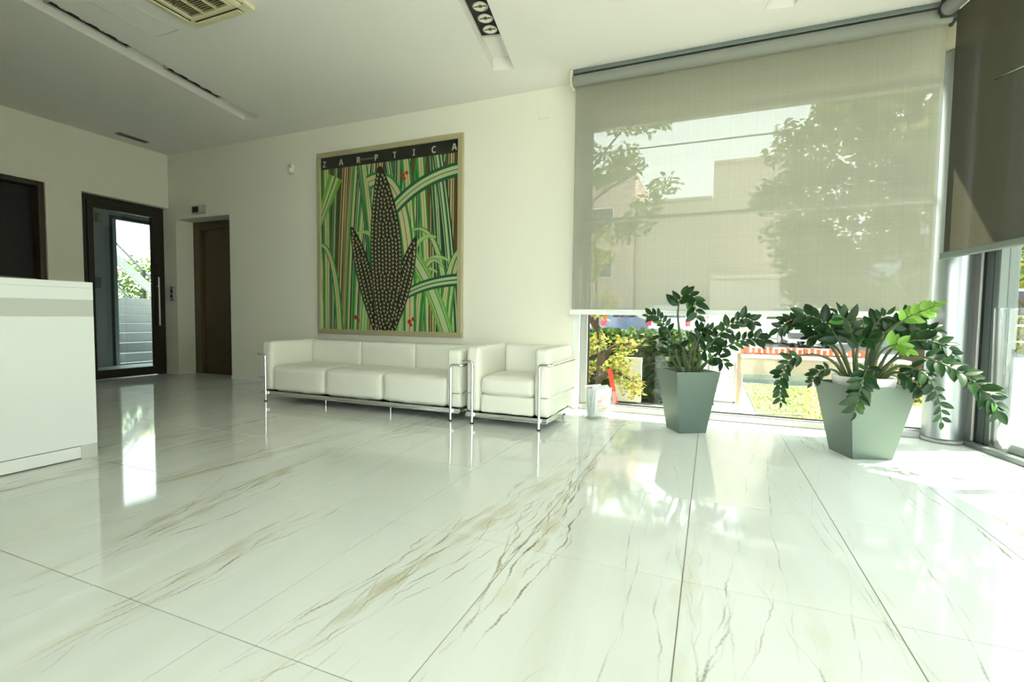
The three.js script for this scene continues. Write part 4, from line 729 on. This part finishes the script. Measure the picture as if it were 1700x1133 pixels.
house('rose plastered house behind the left side of the blind', M.rose, -10.5, -4.24, 9.2, -28.6, 8, [[-2.2, -0.9, 3.4, 5.0], [0.6, 1.9, 3.4, 5.0], [-2.2, -0.9, 5.9, 7.4], [0.6, 1.9, 5.9, 7.4]], std(0.36, 0.2, 0.14, 0.9));
house('lower tan house between the rose house and the tall block', M.tan, -4.2, -0.14, 7.6, -29, 7, []);
house('tall beige block with a flat roof in the middle of the blind', std(0.56, 0.48, 0.38, 0.9), -0.1, 4.2, 9.6, -29.5, 8, []);
house('long dark ground floor building behind the big tree on the right', std(0.20, 0.17, 0.15, 0.9), 4.6, 16, 3.9, -29, 7, [[-5.2, -3.6, 1.0, 2.4], [-2.6, -1.0, 1.0, 2.4]]);
house('low pale annex in front of the tall beige block', std(0.70, 0.62, 0.52, 0.9), -0.1, 4.1, 3.1, -27.6, 1.2, []);
house('blue grey house with dark windows beyond the side glazing', M.blueGrey, 6.3, 15, 4.4, -18.5, 7, [[-2.6, -1.5, 1.25, 1.95], [-0.6, 0.6, 1.2, 2.2]]);
{ const o = thing('garden_terrace', 'white stepped terrace outside the side glazing beyond the vase', 'steps', [4.6, G, -9.6]); for (let i = 0; i < 4; i++) obj('step', rb(-0.9, 1.8, i * 0.12, (i + 1) * 0.12, -0.6, 0.9 - i * 0.36, 0.01), M.pale, o); const rl = thing('terrace_railing', 'pale horizontal railing on the white terrace beyond the vase', 'railing', [4.6, G + 0.48, -10.05]); obj('rail', [bx(-0.9, 1.8, 0.5, 0.53, -0.015, 0.015), bx(-0.9, 1.8, 0.25, 0.27, -0.01, 0.01)], M.trim, rl); for (const x of [-0.85, 0, 0.85, 1.75]) obj('post', bx(x - 0.018, x + 0.018, 0, 0.5, -0.018, 0.018), M.trim, rl); }
// overhead cables
for (const [y, z, label] of [[4.95, -12, 'upper thin overhead cable crossing the sky behind the blind'], [5.15, -13.2, 'lower thin overhead cable crossing the sky behind the blind']].slice(0, 1)) { const c = []; for (let i = 0; i <= 24; i++) { const t = i / 24; c.push(V(-14 + 28 * t, y + 0.5 * (t - 0.5) ** 2, z)); } tag(obj('overhead_cable', sweep(c, () => 0.018, 6), M.rubber), label, 'cable'); for (const s of [-1, 1]) { const p = thing('utility_pole', s < 0 ? 'wooden pole holding the overhead cable, left end' : 'wooden pole holding the overhead cable, right end', 'pole', [s * 14, G, z - 0.12]); obj('shaft', cyl(0.09, 0.13, 5.6, 0, 0, 0, 12), M.bark, p); obj('arm', bx(-0.4, 0.4, 5.0, 5.1, 0.05, 0.14), M.bark, p); } }

// courtyard stair seen through the glass door
{
  struct('ground_2', bx(-22, -9.36, -0.12, -0.02, -16, -2), M.pale);
  const o = thing('outdoor_stair', 'white stone stair climbing outside, seen through the glass door', 'stairs', [-9.75, -0.02, -5.5]);
  for (let i = 0; i < 7; i++) obj('step', [rb(-2.6 - 0.0, -0.3 * i, i * 0.175, (i + 1) * 0.175, -1.3 - i * 0.03, 0.62 - 0.0 * i, 0.008)], std(0.30, 0.31, 0.30, 0.8), o);
  obj('stringer', new THREE.BoxGeometry(0.09, 0.16, 2.2).rotateX(-0.75).translate(-2.4, 2.0, -1.2), std(0.4, 0.41, 0.4, 0.8), o);
  const RG = std(0.20, 0.23, 0.26, 0.5, 0.3); const r = thing('stair_railing', 'steel railing with two sloping rails on the outdoor stair', 'railing', [-12.47, 0, -7.0]);
  obj('rail', tube([[0, 3.25, 1.0], [0, 1.5, -0.7]], 0.024), RG, r); obj('rail', tube([[0, 2.47, 1.0], [0, 0.36, -0.7]], 0.024), RG, r); obj('post', rb(-0.03, 0.03, 0.0, 1.9, -0.36, -0.30, 0.004), M.bronze, r); obj('post', rb(-0.03, 0.03, 0.0, 3.2, 0.9, 0.96, 0.004), M.bronze, r);
  const b = thing('concrete_beam', 'pale horizontal beam above the outdoor stair behind the glass door', 'beam', [-14.6, 0, -8.4]); obj('beam', rb(-0.15, 0.15, 2.42, 2.62, -3, 3, 0.01), std(0.62, 0.60, 0.46, 0.8), b); for (const z of [-2.6, 2.6]) obj('pier', rb(-0.12, 0.12, -0.02, 2.42, z - 0.12, z + 0.12, 0.01), std(0.62, 0.60, 0.46, 0.8), b);
  const sh = thing('climbing_shrub', 'sunlit green shrub behind the outdoor stair railing', 'shrub', [-13.4, -0.02, -7.9]);
  obj('stem', [cyl(0.02, 0.03, 1.2, 0, 0, 0, 8), cyl(0.02, 0.03, 1.0, 0.1, 0, 0.4, 8)], M.bark, sh);
  const sp = []; for (let i = 0; i < 3000; i++) sp.push(inBall(0, 1.35, 0.1, 0.4, 1.0, 1.1)); foliage('foliage', sh, sp, 0.9, [[0.22, 0.32, 0.08], [0.12, 0.2, 0.06], [0.36, 0.42, 0.10]]);
}

renderer.render(scene, camera);
